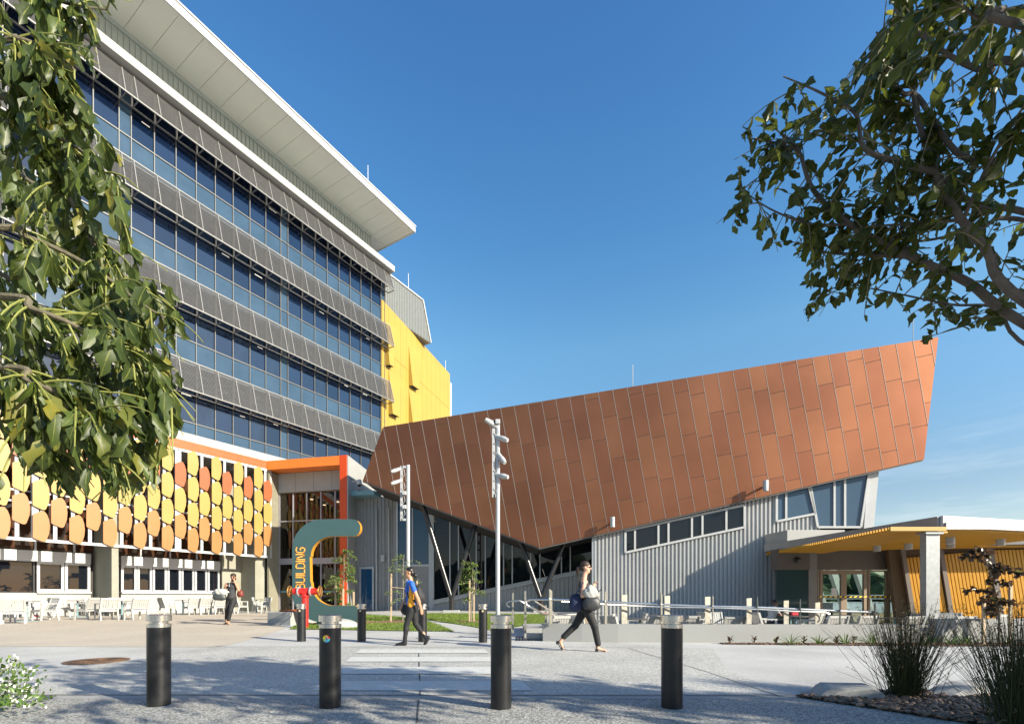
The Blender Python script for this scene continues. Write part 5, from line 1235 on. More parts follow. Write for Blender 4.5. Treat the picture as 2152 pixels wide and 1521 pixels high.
# ---- lawn, mulch, stones
SOIL = mat('lawn_soil', (.085, .115, .022), .95, var=.3, vscale=6)
LAWN1 = [(608, 1322), (700, 1323), (820, 1325.5), (955, 1327), (890, 1302), (830, 1295), (700, 1291.5), (655, 1300)]
LAWN2 = [(905, 1303), (1050, 1328), (1085, 1317), (1150, 1308), (1150, 1291), (1000, 1289.5), (910, 1289), (860, 1291)]
for L in (LAWN1, LAWN2): o = sheet('lawn', L, SOIL, .012); struct(o)
mulch = []
def tri_blades(name, polys, n, h, m, label, seed, wd=.006, excl=None):
    r = random.Random(seed); vs = []; fs = []; us = []
    for P, cnt in zip(polys, n):
        G = [gp(*p) for p in P]; xs = [g.x for g in G]; ys = [g.y for g in G]; Q = [(g.x, g.y) for g in G]; k = 0; tries = 0
        while k < cnt and tries < cnt * 8:
            tries += 1; x, y = r.uniform(min(xs), max(xs)), r.uniform(min(ys), max(ys))
            if not inpoly(x, y, Q) or (excl and excl(x, y)): continue
            k += 1; z = gh(x, y) + .01; a = r.uniform(0, 6.28); hh = h * r.uniform(.5, 1.2); lx, ly = r.uniform(-.6, .6) * hh, r.uniform(-.6, .6) * hh
            b = len(vs); vs += [(x - cos(a) * wd, y - sin(a) * wd, z), (x + cos(a) * wd, y + sin(a) * wd, z), (x + lx, y + ly, z + hh)]; fs.append((b, b + 1, b + 2)); us += [(.2, 0), (.8, 0), (.2, 1)]
    me = bpy.data.meshes.new(name); me.from_pydata(vs, [], fs); me.materials.append(m); me.uv_layers.new(name='UVMap')
    o = bpy.data.objects.new(name, me); COL.objects.link(o); o['kind'] = 'stuff'; o['label'] = label; return o
beds = [(gpf(722, 17.0), 1.5, .75), (gpf(846, 17.6), .8, .5), (gpf(992, 17.5), .6, .45), (gpf(805, 17.0), .9, .4)]
def inbed(x, y): return any(((x - c.x) / a) ** 2 + ((y - c.y) / b) ** 2 < 1 for c, a, b in beds)
tri_blades('grass', [LAWN1, LAWN2], [26000, 30000], .055, GRASSM, 'short green lawn grass before the building', 31, .007, inbed)
MULCHM = mat('bark_mulch', (.17, .10, .065), .95, var=.35, vscale=30, island=.4)
def chips(name, test, box, n, size, label, seed, m, stones=False, z0=.01):
    r = random.Random(seed); mb = MB(); k = 0
    while k < n:
        x, y = r.uniform(box[0], box[1]), r.uniform(box[2], box[3])
        if not test(x, y): continue
        k += 1; s = size * r.uniform(.5, 1.4); M = Matrix.Rotation(r.uniform(0, 6.28), 3, 'Z') @ Matrix.Rotation(r.uniform(-.45, .45), 3, 'X') @ Matrix.Rotation(r.uniform(-.35, .35), 3, 'Y'); z = gh(x, y) + z0 + s * .2 + (r.random() * .02 if stones else 0)
        if stones: mb.ball((x, y, z), s, s * r.uniform(.5, .8), s * r.uniform(.3, .5), 8, 5, M)
        else:
            p = [M @ V(a * s, b * s * .35, c * s * .12) + V(x, y, z) for c in (-1, 1) for a, b in ((-1, -1), (1, -1), (1, 1), (-1, 1))]; mb.hexa(p)
    o = mb.build(name, m, smooth=stones); o['kind'] = 'stuff'; o['label'] = label; return o
xs0, xs1 = min(c.x - a for c, a, b in beds), max(c.x + a for c, a, b in beds)
chips('mulch', inbed, (xs0, xs1, 16, 19), 2600, .035, 'brown bark mulch rings around the lawn trees', 41, MULCHM)
struct(sheet('garden_bed', None, mat('bed_soil', (.07, .045, .03), .95, var=.3), .01, world=[(4.55, 10.74), (20, 10.70), (20, 10.05), (9, 10.1), (4.6, 10.5)]))
def bt(x, y): lo = 10.5 - (x - 4.6) * .1 if x < 9 else 10.08; return lo < y < 10.72
chips('bark_chips', bt, (4.6, 13, 10.0, 10.75), 3000, .03, 'brown bark chips along the foot of the retaining wall', 42, MULCHM)
STB = [(3.0, 5.05), (3.4, 4.80), (4.0, 4.2), (4.35, 3.7), (12, 3.2), (12, 5.6), (3.4, 5.15)]
STB = [(2.95, 5.0), (3.15, 4.75), (3.45, 4.35), (3.75, 3.95), (4.0, 3.4), (9, 3.0), (9, 5.3), (4.0, 5.25)]
struct(sheet('stone_bed', None, mat('stone_bed_soil', (.05, .035, .025), .95, var=.3), .010, world=STB))
STONEM = mat('river_stones', (.11, .060, .034), .6, col2=(.19, .135, .095), vscale=9, island=.6)
def stt(x, y): return inpoly(x, y, STB)
chips('river_stones', stt, (2.9, 6.3, 3.0, 5.3), 5200, .030, 'brown rounded river stones in the garden bed', 43, STONEM, True)
# ---- reeds
REED = mat('reed_green', (.045, .048, .012), .6, island=.5); SEED = mat('reed_seed', (.09, .06, .03), .8, island=.3)
def reeds(label, base, h, n, spread, seed):
    r = random.Random(seed); t = thing('reed_clump', label, 'grass clump', base, group='tall reed clumps'); mb = MB(); sb = MB()
    for k in range(n):
        a = r.uniform(0, 6.28); rr = abs(r.gauss(0, .075)); p = V(cos(a) * rr, sin(a) * rr, 0); ln = h * r.uniform(.45, 1.1)
        tl = abs(r.gauss(0, spread)) + rr * 1.2; 
        if r.random() < .12: tl *= 2.2
        a2 = a + r.gauss(0, .8); d = V(cos(a2) * sin(min(1.1, tl)), sin(a2) * sin(min(1.1, tl)), cos(min(1.1, tl))); pts = [p]; c = p.copy(); m = 5
        for i in range(m): d = (d + V(0, 0, -.07 * tl) + V(cos(a2), sin(a2), 0) * .05 * tl).normalized(); c = c + d * ln / m; pts.append(c.copy())
        mb.tube(pts, [.0026, .0024, .0022, .0018, .0014, .0009], 3, False)
        if r.random() < .5:
            for q in range(r.randint(4, 10)):
                f = r.uniform(.76, 1.0); i = min(m - 1, int(f * m)); b = pts[i].lerp(pts[i + 1], f * m - i); e = b + rvec(r) * r.uniform(.008, .03)
                sb.tube([b, (b + e) / 2, e], [.001, .0032, .001], 4, False)
    mb.build('blades', REED, t, world=False); sb.build('seed_heads', SEED, t, world=False)
b1 = gp(1903, 1466); b2 = gp(2140, 1530)
reeds('tall dark reed clump standing between the two kerb humps', b1, .96, 560, .15, 51)
reeds('nearer reed clump cut by the right edge of the view', b2, .98, 560, .17, 52)
# ---- small tufts along the wall, succulents
def tuft(label, base, h, seed, name='grass_tuft'):
    r = random.Random(seed); lv = Leaves()
    for k in range(26):
        a = r.uniform(0, 6.28); el = r.uniform(.5, 1.4); d = V(cos(a) * cos(el), sin(a) * cos(el), sin(el)); lv.leaf(V(cos(a) * .03, sin(a) * .03, 0), d, V(-sin(a) * .2, 0, 1) + rvec(r) * .2, h * r.uniform(.7, 1.2), .018, r, .05, r.uniform(.4, 1.4), 5)
    o = lv.build(name, LEAFJ, None); o.location = base; tag(o, label, 'grass tuft', 'green tufts along the retaining wall')
for k, (px, h, lab) in enumerate([(1662, .34, 'tall thin leaves, farthest left of the row'), (1722, .26, 'wide arching leaves, second in the row'), (1778, .28, 'below the last handrail posts'), (1832, .36, 'upright leaves just left of the tall reeds'), (1950, .30, 'at the joint of the two walls'), (1998, .24, 'small one right of the canopy post'), (2030, .3, 'left foot of the red leaved sapling'), (2120, .3, 'right foot of the red leaved sapling')]):
    Y = 10.45 if px < 1900 else 10.35; tuft('green strappy grass tuft on bark: ' + lab, gpf(px, Y), h, 60 + k)
for k, (px, lab) in enumerate([(1535, 'farthest left on the bare bark'), (1585, 'second from the left on the bark'), (1630, 'beside the first grass tuft'), (1690, 'between the first two grass tufts'), (1757, 'between the second and third grass tufts'), (1795, 'right beside the third grass tuft')]):
    r = random.Random(80 + k); lv = Leaves()
    for q in range(12): a = r.uniform(0, 6.28); lv.leaf(V(0, 0, .02 + .01 * q), V(cos(a), sin(a), .8), V(0, 0, 1), .10, .035, r, .1, -.3, 3)
    o = lv.build('succulent', LEAFM, None); o.location = gpf(px, 10.55); tag(o, 'small reddish succulent ' + lab, 'succulent', 'small succulents along the wall')
# ---- flowering shrub at the lower left
sb_ = gp(-60, 1500); shb = thing('flowering_shrub', 'low green shrub with small white flowers at the lower left corner', 'shrub', sb_)
r = random.Random(91); lv = Leaves(); fl = Leaves(); st = MB(); SHR = [(-900, 1600), (-900, 1370), (0, 1383), (40, 1390), (45, 1408), (85, 1405), (88, 1420), (60, 1432), (65, 1450), (92, 1460), (75, 1480), (20, 1492), (0, 1500)]
k = 0
while k < 1500:
    p = sb_ + V(r.uniform(-1.1, .75), r.uniform(-.6, .9), abs(r.gauss(.02, .26)))
    x, y = topx(p)
    if not keep_in(p, SHR) or p.z > .46: continue
    k += 1; d = rvec(r) + V(.2, -.2, .3); L = r.uniform(.035, .06); lv.leaf(p, d, V(.4, -.5, .7) + rvec(r) * .6, L, L * .55, r, .05, .2, 3)
    if k % 25 == 0: st.tube([sb_ + V(r.uniform(-.5, .2), 0, 0), p.lerp(sb_, .4) + V(0, 0, .1), p], .003, 5, False)
    if r.random() < .2:
        c = p + rvec(r) * .03 + V(.02, -.03, .02)
        for q in range(5): a = q * 1.257; fl.leaf(c, V(cos(a), -.3 + .2 * sin(a), sin(a)), V(.3, -.9, .3), .016, .011, r, .05, 0, 3)
st.build('stems', BARK, shb); lv.build('foliage', LEAFJ, shb); fl.build('flowers', mat('white_petals', (.8, .78, .72), .6), shb)
# ================================================================ people: one continuous surface each, from blended tapered limbs
def sdf_mesh(prims, res=.009, k0=.02):
    """prims: ('c', p0, p1, r0, r1, label, k) tapered capsule | ('e', centre, (rx,ry,rz), R, label, k) ellipsoid. Returns vertices, faces, labels."""
    lo = np.full(3, 1e9); hi = np.full(3, -1e9)
    for p in prims:
        pts = [np.array(p[1])] + ([np.array(p[2])] if p[0] == 'c' else []); rr = max(p[3], p[4]) if p[0] == 'c' else max(p[2])
        for q in pts: lo = np.minimum(lo, q - rr - .05); hi = np.maximum(hi, q + rr + .05)
    n = np.ceil((hi - lo) / res).astype(int) + 1
    D = np.full(n, .2, np.float32); Lb = np.zeros(n, np.int16); Db = np.full(n, .2, np.float32)
    for p in prims:
        if p[0] == 'c': _, a, b, ra, rb, lab, k = p; a = np.array(a, float); b = np.array(b, float); bl = np.minimum(a - ra, b - rb); bh = np.maximum(a + ra, b + rb)
        else: _, c, rad, R, lab, k = p; c = np.array(c, float); m = max(rad); bl = c - m; bh = c + m
        pad = .06; i0 = np.clip(np.floor((bl - pad - lo) / res).astype(int), 0, n - 1); i1 = np.clip(np.ceil((bh + pad - lo) / res).astype(int) + 1, 1, n)
        g = np.meshgrid(*[lo[d] + res * np.arange(i0[d], i1[d]) for d in range(3)], indexing='ij'); X = np.stack(g, -1)
        if p[0] == 'c':
            ab = b - a; t = np.clip(((X - a) @ ab) / max(1e-9, ab @ ab), 0, 1); d = np.linalg.norm(X - a - t[..., None] * ab, axis=-1) - (ra + (rb - ra) * t)
        else:
            q = (X - c) @ np.array(R) if R is not None else X - c; rad = np.array(rad); kk = np.linalg.norm(q / rad, axis=-1); k2 = np.linalg.norm(q / rad ** 2, axis=-1); d = kk * (kk - 1) / np.maximum(k2, 1e-6)
        d = d.astype(np.float32); sl = tuple(slice(i0[i], i1[i]) for i in range(3)); o = D[sl]
        h = np.clip(.5 + .5 * (o - d) / k, 0, 1); D[sl] = o * (1 - h) + d * h - k * h * (1 - h)
        m = d < Db[sl]; Lb[sl] = np.where(m, lab, Lb[sl]); Db[sl] = np.minimum(Db[sl], d)
    S = D < 0; cs = [D[i:n[0] - 1 + i, j:n[1] - 1 + j, l:n[2] - 1 + l] for i in (0, 1) for j in (0, 1) for l in (0, 1)]
    ss = sum((c < 0).astype(np.int8) for c in cs); mix = (ss > 0) & (ss < 8); ids = np.full(mix.shape, -1, np.int64); ci = np.argwhere(mix); ids[mix] = np.arange(len(ci))
    acc = np.zeros((len(ci), 3)); cnt = np.zeros(len(ci)); off = [(i, j, l) for i in (0, 1) for j in (0, 1) for l in (0, 1)]
    vals = np.stack([c[mix] for c in cs], 1)
    for a in range(8):
        for b in range(a + 1, 8):
            if sum(abs(off[a][q] - off[b][q]) for q in range(3)) != 1: continue
            va, vb = vals[:, a], vals[:, b]; m = (va < 0) != (vb < 0); t = np.where(m, va / np.where(m, va - vb, 1), 0)
            acc += m[:, None] * (np.array(off[a]) + t[:, None] * (np.array(off[b]) - np.array(off[a]))); cnt += m
    P = lo + res * (ci + acc / cnt[:, None]); lab = Lb[tuple(np.round((P - lo) / res).astype(int).T)]
    F = []
    for ax in range(3):
        s0 = [slice(1, n[d] - 1) for d in range(3)]; s0[ax] = slice(0, n[ax] - 1); s1 = list(s0); s1[ax] = slice(1, n[ax])
        A_, B_ = S[tuple(s0)], S[tuple(s1)]; ed = np.argwhere(A_ != B_); e0 = A_[tuple(ed.T)]
        base = ed + np.array([0 if d == ax else 1 for d in range(3)]); o1, o2 = [d for d in range(3) if d != ax]
        def idn(u, v): q = base.copy(); q[:, o1] -= u; q[:, o2] -= v; return ids[tuple(q.T)]
        qd = np.stack([idn(1, 1), idn(0, 1), idn(0, 0), idn(1, 0)], 1); fl = e0 if ax != 1 else ~e0
        qd[~fl] = qd[~fl][:, ::-1]; F.append(qd)
    F = np.concatenate(F); F = F[(F >= 0).all(1)]
    return P, F, lab
def person_mesh(name, prims, mats, parent, res=.009):
    P, F, lab = sdf_mesh(prims, res); o0 = absloc(parent)
    me = bpy.data.meshes.new(name); me.from_pydata((P - np.array(o0)).tolist(), [], F.tolist())
    for m in mats: me.materials.append(m)
    fl = lab[F]; fl = np.median(fl, axis=1).astype(int); pick = np.where((fl[:, None] == lab[F]).any(1), fl, lab[F][:, 0])
    me.polygons.foreach_set('material_index', pick.astype(np.int32)); me.polygons.foreach_set('use_smooth', [True] * len(F)); me.update()
    o = bpy.data.objects.new(name, me); COL.objects.link(o); o.parent = parent
    sm = o.modifiers.new('smooth', 'SMOOTH'); sm.factor = .5; sm.iterations = 2
    return o
SKIN = mat('skin_light', (.55, .32, .22), .5, var=.05); SKIND = mat('skin_tan', (.42, .22, .13), .5, var=.05); SKINB = mat('skin_brown', (.16, .08, .05), .5)
HAIRB = mat('hair_black', (.012, .010, .009), .4); HAIRBR = mat('hair_brown', (.030, .014, .009), .6)
TRB = mat('black_trousers', (.010, .010, .011), .75, var=.2, vscale=20, bump=.1); JEAN = mat('black_jeans', (.014, .014, .015), .8, var=.25, vscale=18)
TOPK = mat('black_top', (.022, .023, .026), .8); TOPG = mat('charcoal_top', (.035, .035, .038), .8)
BLU = mat('blue_shirt', (.015, .10, .42), .7, var=.08, vscale=10); ORSH = mat('shirt_orange', (.85, .36, .02), .7); NAVY = mat('shirt_navy', (.012, .02, .10), .7)
BOOT = mat('black_boot', (.015, .015, .016), .25); LIP = mat('lips', (.40, .13, .10), .5); EYEM = mat('eye_dark', (.02, .015, .012), .2)
def head(c, f, up, s, sk, lip, eye, k=.012):
    """head primitives: c centre, f facing direction, up crown direction, s = head height"""
    f = f.normalized(); up = (up - f * up.dot(f)).normalized(); sd = f.cross(up); R = [[sd.x, f.x, up.x], [sd.y, f.y, up.y], [sd.z, f.z, up.z]]
    def q(a, b, d): return tuple(c + sd * a * s + f * b * s + up * d * s)
    o = [('e', q(0, -.05, .12), (.33 * s, .40 * s, .37 * s), R, sk, k), ('e', q(0, .10, -.16), (.255 * s, .27 * s, .33 * s), R, sk, .03), ('e', q(0, .22, -.38), (.12 * s, .11 * s, .10 * s), R, sk, .02),
         ('c', q(0, .36, .06), q(0, .46, -.12), .030 * s, .055 * s, sk, .01), ('c', q(-.08, .325, -.25), q(.08, .325, -.25), .026 * s, .026 * s, lip, .006)]
    for g in (-1, 1):
        o += [('e', q(g * .33, -.06, -.02), (.04 * s, .085 * s, .12 * s), R, sk, .006), ('e', q(g * .13, .315, .02), (.055 * s, .03 * s, .028 * s), R, eye, .004), ('c', q(g * .07, .36, .085), q(g * .2, .32, .085), .02 * s, .018 * s, sk, .006)]
    return o, q, R
def hand(w, d, palmn, s, lab, curl=.5, thumb=1):
    """palm, four bent fingers of unequal length and a thumb from the side of the palm"""
    d = d.normalized(); n = (palmn - d * palmn.dot(d)).normalized(); sd = d.cross(n) * thumb; o = []
    o.append(('c', tuple(w), tuple(w + d * .035 * s), .021 * s, .024 * s, lab, .012))
    for g in (-1, 0, 1): o.append(('c', tuple(w + d * .03 * s + sd * g * .02 * s), tuple(w + d * .078 * s + sd * g * .024 * s), .014 * s, .013 * s, lab, .010))
    for i, (g, L) in enumerate([(1.5, .066), (.5, .076), (-.5, .070), (-1.5, .054)]):
        b = w + d * .08 * s + sd * g * .0195 * s; dd = d.copy(); p = b
        for j, fr in enumerate((.45, .32, .23)):
            dd = (dd * cos(curl * (.5 + .3 * j)) + n * sin(curl * (.5 + .3 * j))).normalized(); e = p + dd * L * fr * s
            o.append(('c', tuple(p), tuple(e), (.0098 - .0008 * j) * s, (.0092 - .0008 * j) * s, lab, .003)); p = e
    b = w + d * .025 * s + sd * .024 * s; m = b + (sd * .7 + d * .7 + n * .3).normalized() * .036 * s; e = m + (d * .9 + sd * .2 + n * .5).normalized() * .03 * s
    o += [('c', tuple(b), tuple(m), .0135 * s, .0112 * s, lab, .006), ('c', tuple(m), tuple(e), .011 * s, .0092 * s, lab, .004)]
    return o
def T(*a): return tuple(Vector(a[0]) if len(a) == 1 else Vector(a))
def limb(a, b, r0, r1, lab, k=.02, mid=None):
    if mid: 
        m = a.lerp(b, mid[0]); return [('c', T(a), T(m), r0, mid[1], lab, k), ('c', T(m), T(b), mid[1], r1, lab, k)]
    return [('c', T(a), T(b), r0, r1, lab, k)]
def shades(q_, R, s, parent, name='sunglasses'):
    mb = MB(); M = Matrix(R)
    def w_(a, b, d): return Vector(q_(a, b, d)) - absloc(parent)
    for g in (-1, 1): mb.ball(w_(g * .155, .355, .03), .125 * s, .035 * s, .095 * s, 12, 8, M); mb.bar(w_(g * .28, .33, .05), w_(g * .345, -.08, .06), .02 * s, .035 * s)
    mb.bar(w_(-.06, .385, .05), w_(.06, .385, .05), .02 * s, .03 * s); return mb.build(name, BLACKM, parent, smooth='auto', world=False)

# ---- woman in the blue shirt, walking to the left
Yp = 10.36
def J(px, py, dy=0): return ray(px, py, Yp + dy) if dy == 0 else V((px - CX) * Yp / FPX, Yp + dy, zat(py, Yp))
pb = thing('person', 'woman in blue and orange shirt and black jeans walking left with a backpack', 'person', V(J(866, 1350).x, Yp, 0))
f = V(-1, -.12, -.05); hc = J(859.5, 1203); hs = .232
hd, q_, R_h = head(hc, f, UP, hs, 0, 5, 6)
pr = []
hipc = J(866, 1277); chest = J(862.5, 1238); neck = J(862, 1217)
pr += [('e', T(hipc), (.125, .165, .12), None, 1, .03), ('c', T(hipc + UP * .02), T(J(864, 1262)), .115, .105, 2, .04), ('e', T(J(863.5, 1258)), (.105, .14, .15), None, 2, .03), ('e', T(chest), (.115, .165, .16), None, 2, .04),
       ('e', T(J(859.5, 1241)), (.07, .13, .085), None, 2, .03), ('c', T(J(863, 1225, -.12)), T(J(863, 1225, .12)), .06, .06, 2, .03), ('c', T(neck + V(.01, 0, -.03)), T(J(861, 1211)), .052, .048, 0, .02)]
pr += [('c', T(J(866, 1270, -.115)), T(J(867, 1228, -.12)), .065, .05, 3, .02)]       # orange side panel
# arms: near (left) swings back, far swings forward
sN, eN, wN = J(869, 1227, -.19), J(882, 1257, -.235), J(888, 1277, -.20)
sF, eF, wF = J(860, 1227, .18), J(849, 1255, .22), J(842, 1271, .16)
for s_, e_, w_, dd, th in ((sN, eN, wN, V(.1, .1, -1), 1), (sF, eF, wF, V(-.35, -.1, -1), -1)):
    m_ = s_.lerp(e_, .45); pr += [('c', T(s_), T(m_), .056, .056, 2, .03)] + limb(m_, e_, .044, .040, 0, .012) + limb(e_, w_, .041, .028, 0, .02, (.3, .040)) + hand(w_, (w_ - e_).normalized() + dd * .3, V(-.6, .6 if th > 0 else -.6, 0), .98, 0, .35, th)
# legs
hN, kN, aN = J(866, 1281, -.085), J(856.5, 1311, -.09), J(853, 1343, -.09)
hF, kF, aF = J(868, 1281, .085), J(872, 1311, .08), J(889, 1334, .08)
for h_, k_, a_ in ((hN, kN, aN), (hF, kF, aF)):
    pr += limb(h_, k_, .092, .058, 1, .03) + limb(k_, a_, .056, .036, 1, .02, (.3, .058))
pr += [('c', T(aN + UP * .06), T(J(852.5, 1351, -.09)), .045, .048, 4, .01), ('c', T(J(852, 1352.5, -.09)), T(J(836, 1353.5, -.10)), .040, .034, 4, .015), ('c', T(J(848, 1351, -.09)), T(J(838, 1353, -.10)), .046, .036, 4, .015)]
pr += [('c', T(aF), T(J(895, 1342, .08)), .043, .05, 4, .01), ('c', T(J(899, 1339.5, .08)), T(J(893, 1351, .07)), .040, .036, 4, .015), ('c', T(J(896, 1344, .08)), T(J(891, 1353, .07)), .04, .028, 4, .015), ('c', T(J(888, 1330, .08)), T(J(890.5, 1334.5, .08)), .036, .037, 0, .004)]
person_mesh('body', pr + hd, [SKIND, JEAN, BLU, ORSH, BOOT, LIP, EYEM], pb, .0085)
mb = MB(); o0 = absloc(pb); Mh = Matrix(R_h)
mb.ball(Vector(q_(0, -.10, .19)) - o0, .355 * hs, .40 * hs, .35 * hs, 18, 12, Mh); mb.ball(Vector(q_(0, -.26, -.02)) - o0, .30 * hs, .25 * hs, .36 * hs, 16, 10, Mh)
mb.ball(Vector(q_(0, -.56, -.30)) - o0, .17 * hs, .17 * hs, .22 * hs, 14, 9, Mh); mb.build('hair', HAIRB, pb, smooth=True, world=False)
mb = MB(); mb.tube([p - o0 for p in spline([J(857, 1219, -.09), J(856, 1228, -.09), J(853.5, 1238, -.04), J(853, 1243, 0), J(854, 1236, .05), J(858, 1224, .08)], 5)], .012, 6); mb.build('lanyard', mat('lanyard_blue', (.10, .12, .5), .6), pb, world=False)
mb = MB(); c = J(850.6, 1259, -.03) - o0; mb.box(c.x - .006, c.x + .006, c.y - .05, c.y + .05, c.z - .05, c.z + .05); mb.build('badge', WHITE, pb, world=False)
BPK = mat('black_backpack', (.016, .016, .018), .7, var=.2)
bpk = thing('backpack', 'black backpack on the back of the woman in blue', 'backpack', J(880, 1248))
mb = MB(); M = Matrix.Rotation(radians(-12), 3, 'Y'); mb.ball((.02, 0, -.02), .10, .15, .23, 16, 12, M); mb.ball((.08, 0, -.06), .07, .12, .13, 14, 10, M); mb.build('bag', BPK, bpk, smooth=True, world=False)
mb = MB()
for sy in (-1, 1): mb.tube(spline([V(-.02, sy * .10, .17), V(-.09, sy * .13, .20), V(-.17, sy * .14, .13), V(-.21, sy * .135, .03), V(-.15, sy * .15, -.10), V(-.02, sy * .12, -.15)], 5), .02, 8)
mb.build('strap', BPK, bpk, smooth='auto', world=False)
bt_ = thing('shoulder_bag', 'dark soft bag at the far hip of the woman in blue', 'bag', J(850, 1281, .14))
mb = MB(); mb.ball((0, 0, 0), .11, .05, .12, 14, 10, Matrix.Rotation(.5, 3, 'Y')); mb.build('bag', BPK, bt_, smooth=True, world=False)

# ---- woman in black with sunglasses, walking to the right with bags
Yp = 9.2
pc = thing('person', 'woman in black with sunglasses and ponytail striding right carrying bags', 'person', V(J(1228, 1350).x, Yp, 0))
f = V(1, -.10, -.03); hc = J(1231, 1192); hs = .228; hd, q_, R_h = head(hc, f, UP, hs, 0, 5, 6); pr = []
hipc = J(1231, 1275); chest = J(1227, 1233)
pr += [('e', T(hipc), (.125, .16, .12), None, 1, .03), ('c', T(J(1231, 1272)), T(J(1229, 1252)), .11, .10, 2, .04), ('e', T(chest), (.105, .15, .16), None, 2, .04), ('e', T(J(1233, 1236)), (.07, .13, .08), None, 2, .03), ('c', T(J(1226, 1222, -.11)), T(J(1226, 1222, .11)), .055, .055, 0, .03),
       ('c', T(J(1227, 1217)), T(J(1229.5, 1203)), .052, .047, 0, .02), ('c', T(J(1229, 1228, -.06)), T(J(1229, 1228, .06)), .075, .075, 2, .02)]
sN, eN, wN = J(1224, 1225, -.17), J(1221, 1251, -.22), J(1243, 1253, -.20); sF, eF, wF = J(1228, 1225, .16), J(1236, 1246, .20), J(1248, 1234, .12)
pr += limb(sN, eN, .052, .042, 0, .02) + limb(eN, wN, .042, .030, 0, .02) + hand(wN, V(1, .1, .2), V(0, .7, .5), 1, 0, .9, -1)
pr += limb(sF, eF, .050, .041, 0, .02) + limb(eF, wF, .040, .028, 0, .02) + hand(wF, V(.35, -.1, 1), V(.6, -.5, -.1), 1, 0, .8, 1)
hN, kN, aN = J(1233, 1281, -.08), J(1248, 1316, -.09), J(1255, 1351, -.09); hF, kF, aF = J(1229, 1281, .08), J(1210, 1315, .09), J(1186, 1338, .09)
for h_, k_, a_ in ((hN, kN, aN), (hF, kF, aF)): pr += limb(h_, k_, .098, .066, 1, .03) + limb(k_, a_, .066, .056, 1, .02)
pr += [('c', T(J(1255, 1352, -.09)), T(J(1254.5, 1359, -.09)), .034, .036, 0, .006), ('c', T(J(1254, 1361, -.09)), T(J(1271, 1365.6, -.10)), .032, .022, 0, .012), ('c', T(J(1264, 1364.3, -.075)), T(J(1272, 1366, -.075)), .016, .011, 0, .006)]
pr += [('c', T(J(1184, 1341, .09)), T(J(1179, 1348, .09)), .034, .033, 0, .006), ('c', T(J(1178, 1349, .09)), T(J(1184, 1362, .09)), .031, .022, 0, .012)]
person_mesh('body', pr + hd, [SKIN, TRB, TOPK, TOPK, BOOT, LIP, EYEM], pc, .0085); o0 = absloc(pc)
mb = MB(); Mh = Matrix(R_h); mb.ball(Vector(q_(0, -.07, .21)) - o0, .365 * hs, .41 * hs, .35 * hs, 18, 12, Mh); mb.ball(Vector(q_(0, -.28, .0)) - o0, .29 * hs, .22 * hs, .32 * hs, 14, 10, Mh)
mb.tube([Vector(q_(0, -.42, .05)) - o0, Vector(q_(0, -.62, -.08)) - o0, Vector(q_(0, -.70, -.35)) - o0, Vector(q_(0, -.66, -.62)) - o0], [.03, .042, .036, .012], 10); mb.build('hair', HAIRBR, pc, smooth=True, world=False)
shades(q_, R_h, hs, pc)
mb = MB()
mb.bar(J(1251, 1367.6, -.09) - o0, J(1274, 1368.2, -.10) - o0, .075, .012); mb.box(*[(J(1249, 0).x - o0.x), (J(1254.5, 0).x - o0.x), -.125, -.055, .0, .06]); mb.tube([J(1250.5, 1357.5, -.09) - o0 + V(0, -.036, 0), J(1255, 1356.5, -.09) - o0 + V(.03, 0, 0), J(1250.5, 1357.5, -.09) - o0 + V(0, .036, 0)], .009, 6)
mb.tube([J(1267, 1366, -.09) - o0 + V(0, -.04, 0), J(1268, 1363.3, -.09) - o0 + V(.01, 0, 0), J(1267, 1366, -.09) - o0 + V(0, .04, 0)], .012, 6)
mb.bar(J(1173, 1352, .09) - o0, J(1182, 1367, .09) - o0, .075, .014, (1, 0, 0)); mb.box(J(1169.5, 0).x - o0.x, J(1175, 0).x - o0.x, .06, .12, zat(1354, Yp), zat(1347, Yp)); mb.tube([J(1180, 1364, .09) - o0 + V(0, -.04, 0), J(1184, 1359, .09) - o0 + V(.02, 0, 0), J(1180, 1364, .09) - o0 + V(0, .04, 0)], .011, 6)
mb.build('sandals', BOOT, pc, smooth='auto', world=False)
def softbag(name, label, cat, c, rx, ry, rz, m, straps=None, seed=1, flat=.75):
    t = thing(name, label, cat, c); r = random.Random(seed); mb = MB(); mb.ball((0, 0, 0), 1, 1, 1, 20, 14)
    for i, v in enumerate(mb.v):
        x, y, z = v; sx = abs(x) ** flat * (1 if x > 0 else -1); sz = abs(z) ** flat * (1 if z > 0 else -1); w_ = 1 + .06 * sin(7 * x + seed) * cos(5 * z + seed * 2); mb.v[i] = (sx * rx * w_ * (1.0 - .15 * sz), y * ry * w_, sz * rz * w_)
    mb.build('bag', m, t, smooth=True, world=False)
    if straps: mb = MB(); [mb.tube([p - Vector(c) for p in spline(s, 5)], .012, 8) for s in straps]; mb.build('strap', m, t, smooth='auto', world=False)
    return t
softbag('tote_bag', 'navy and white tote bag behind the hip of the woman in sunglasses', 'bag', J(1209, 1266, -.10), .13, .09, .17, mat('navy_fabric', (.012, .02, .06), .7, var=.2), [[J(1205, 1250, -.16), J(1216, 1236, -.24), J(1222, 1224, -.22), J(1224, 1240, -.10), J(1214, 1252, -.06)]], 3)
softbag('handbag', 'charcoal handbag hanging on the forearm of the woman in sunglasses', 'bag', J(1239, 1267, -.25), .165, .075, .13, mat('charcoal_leather', (.030, .032, .034), .5, var=.15), [[J(1228, 1258, -.25), J(1232, 1250, -.24), J(1246, 1250, -.24), J(1252, 1260, -.25)]], 4)
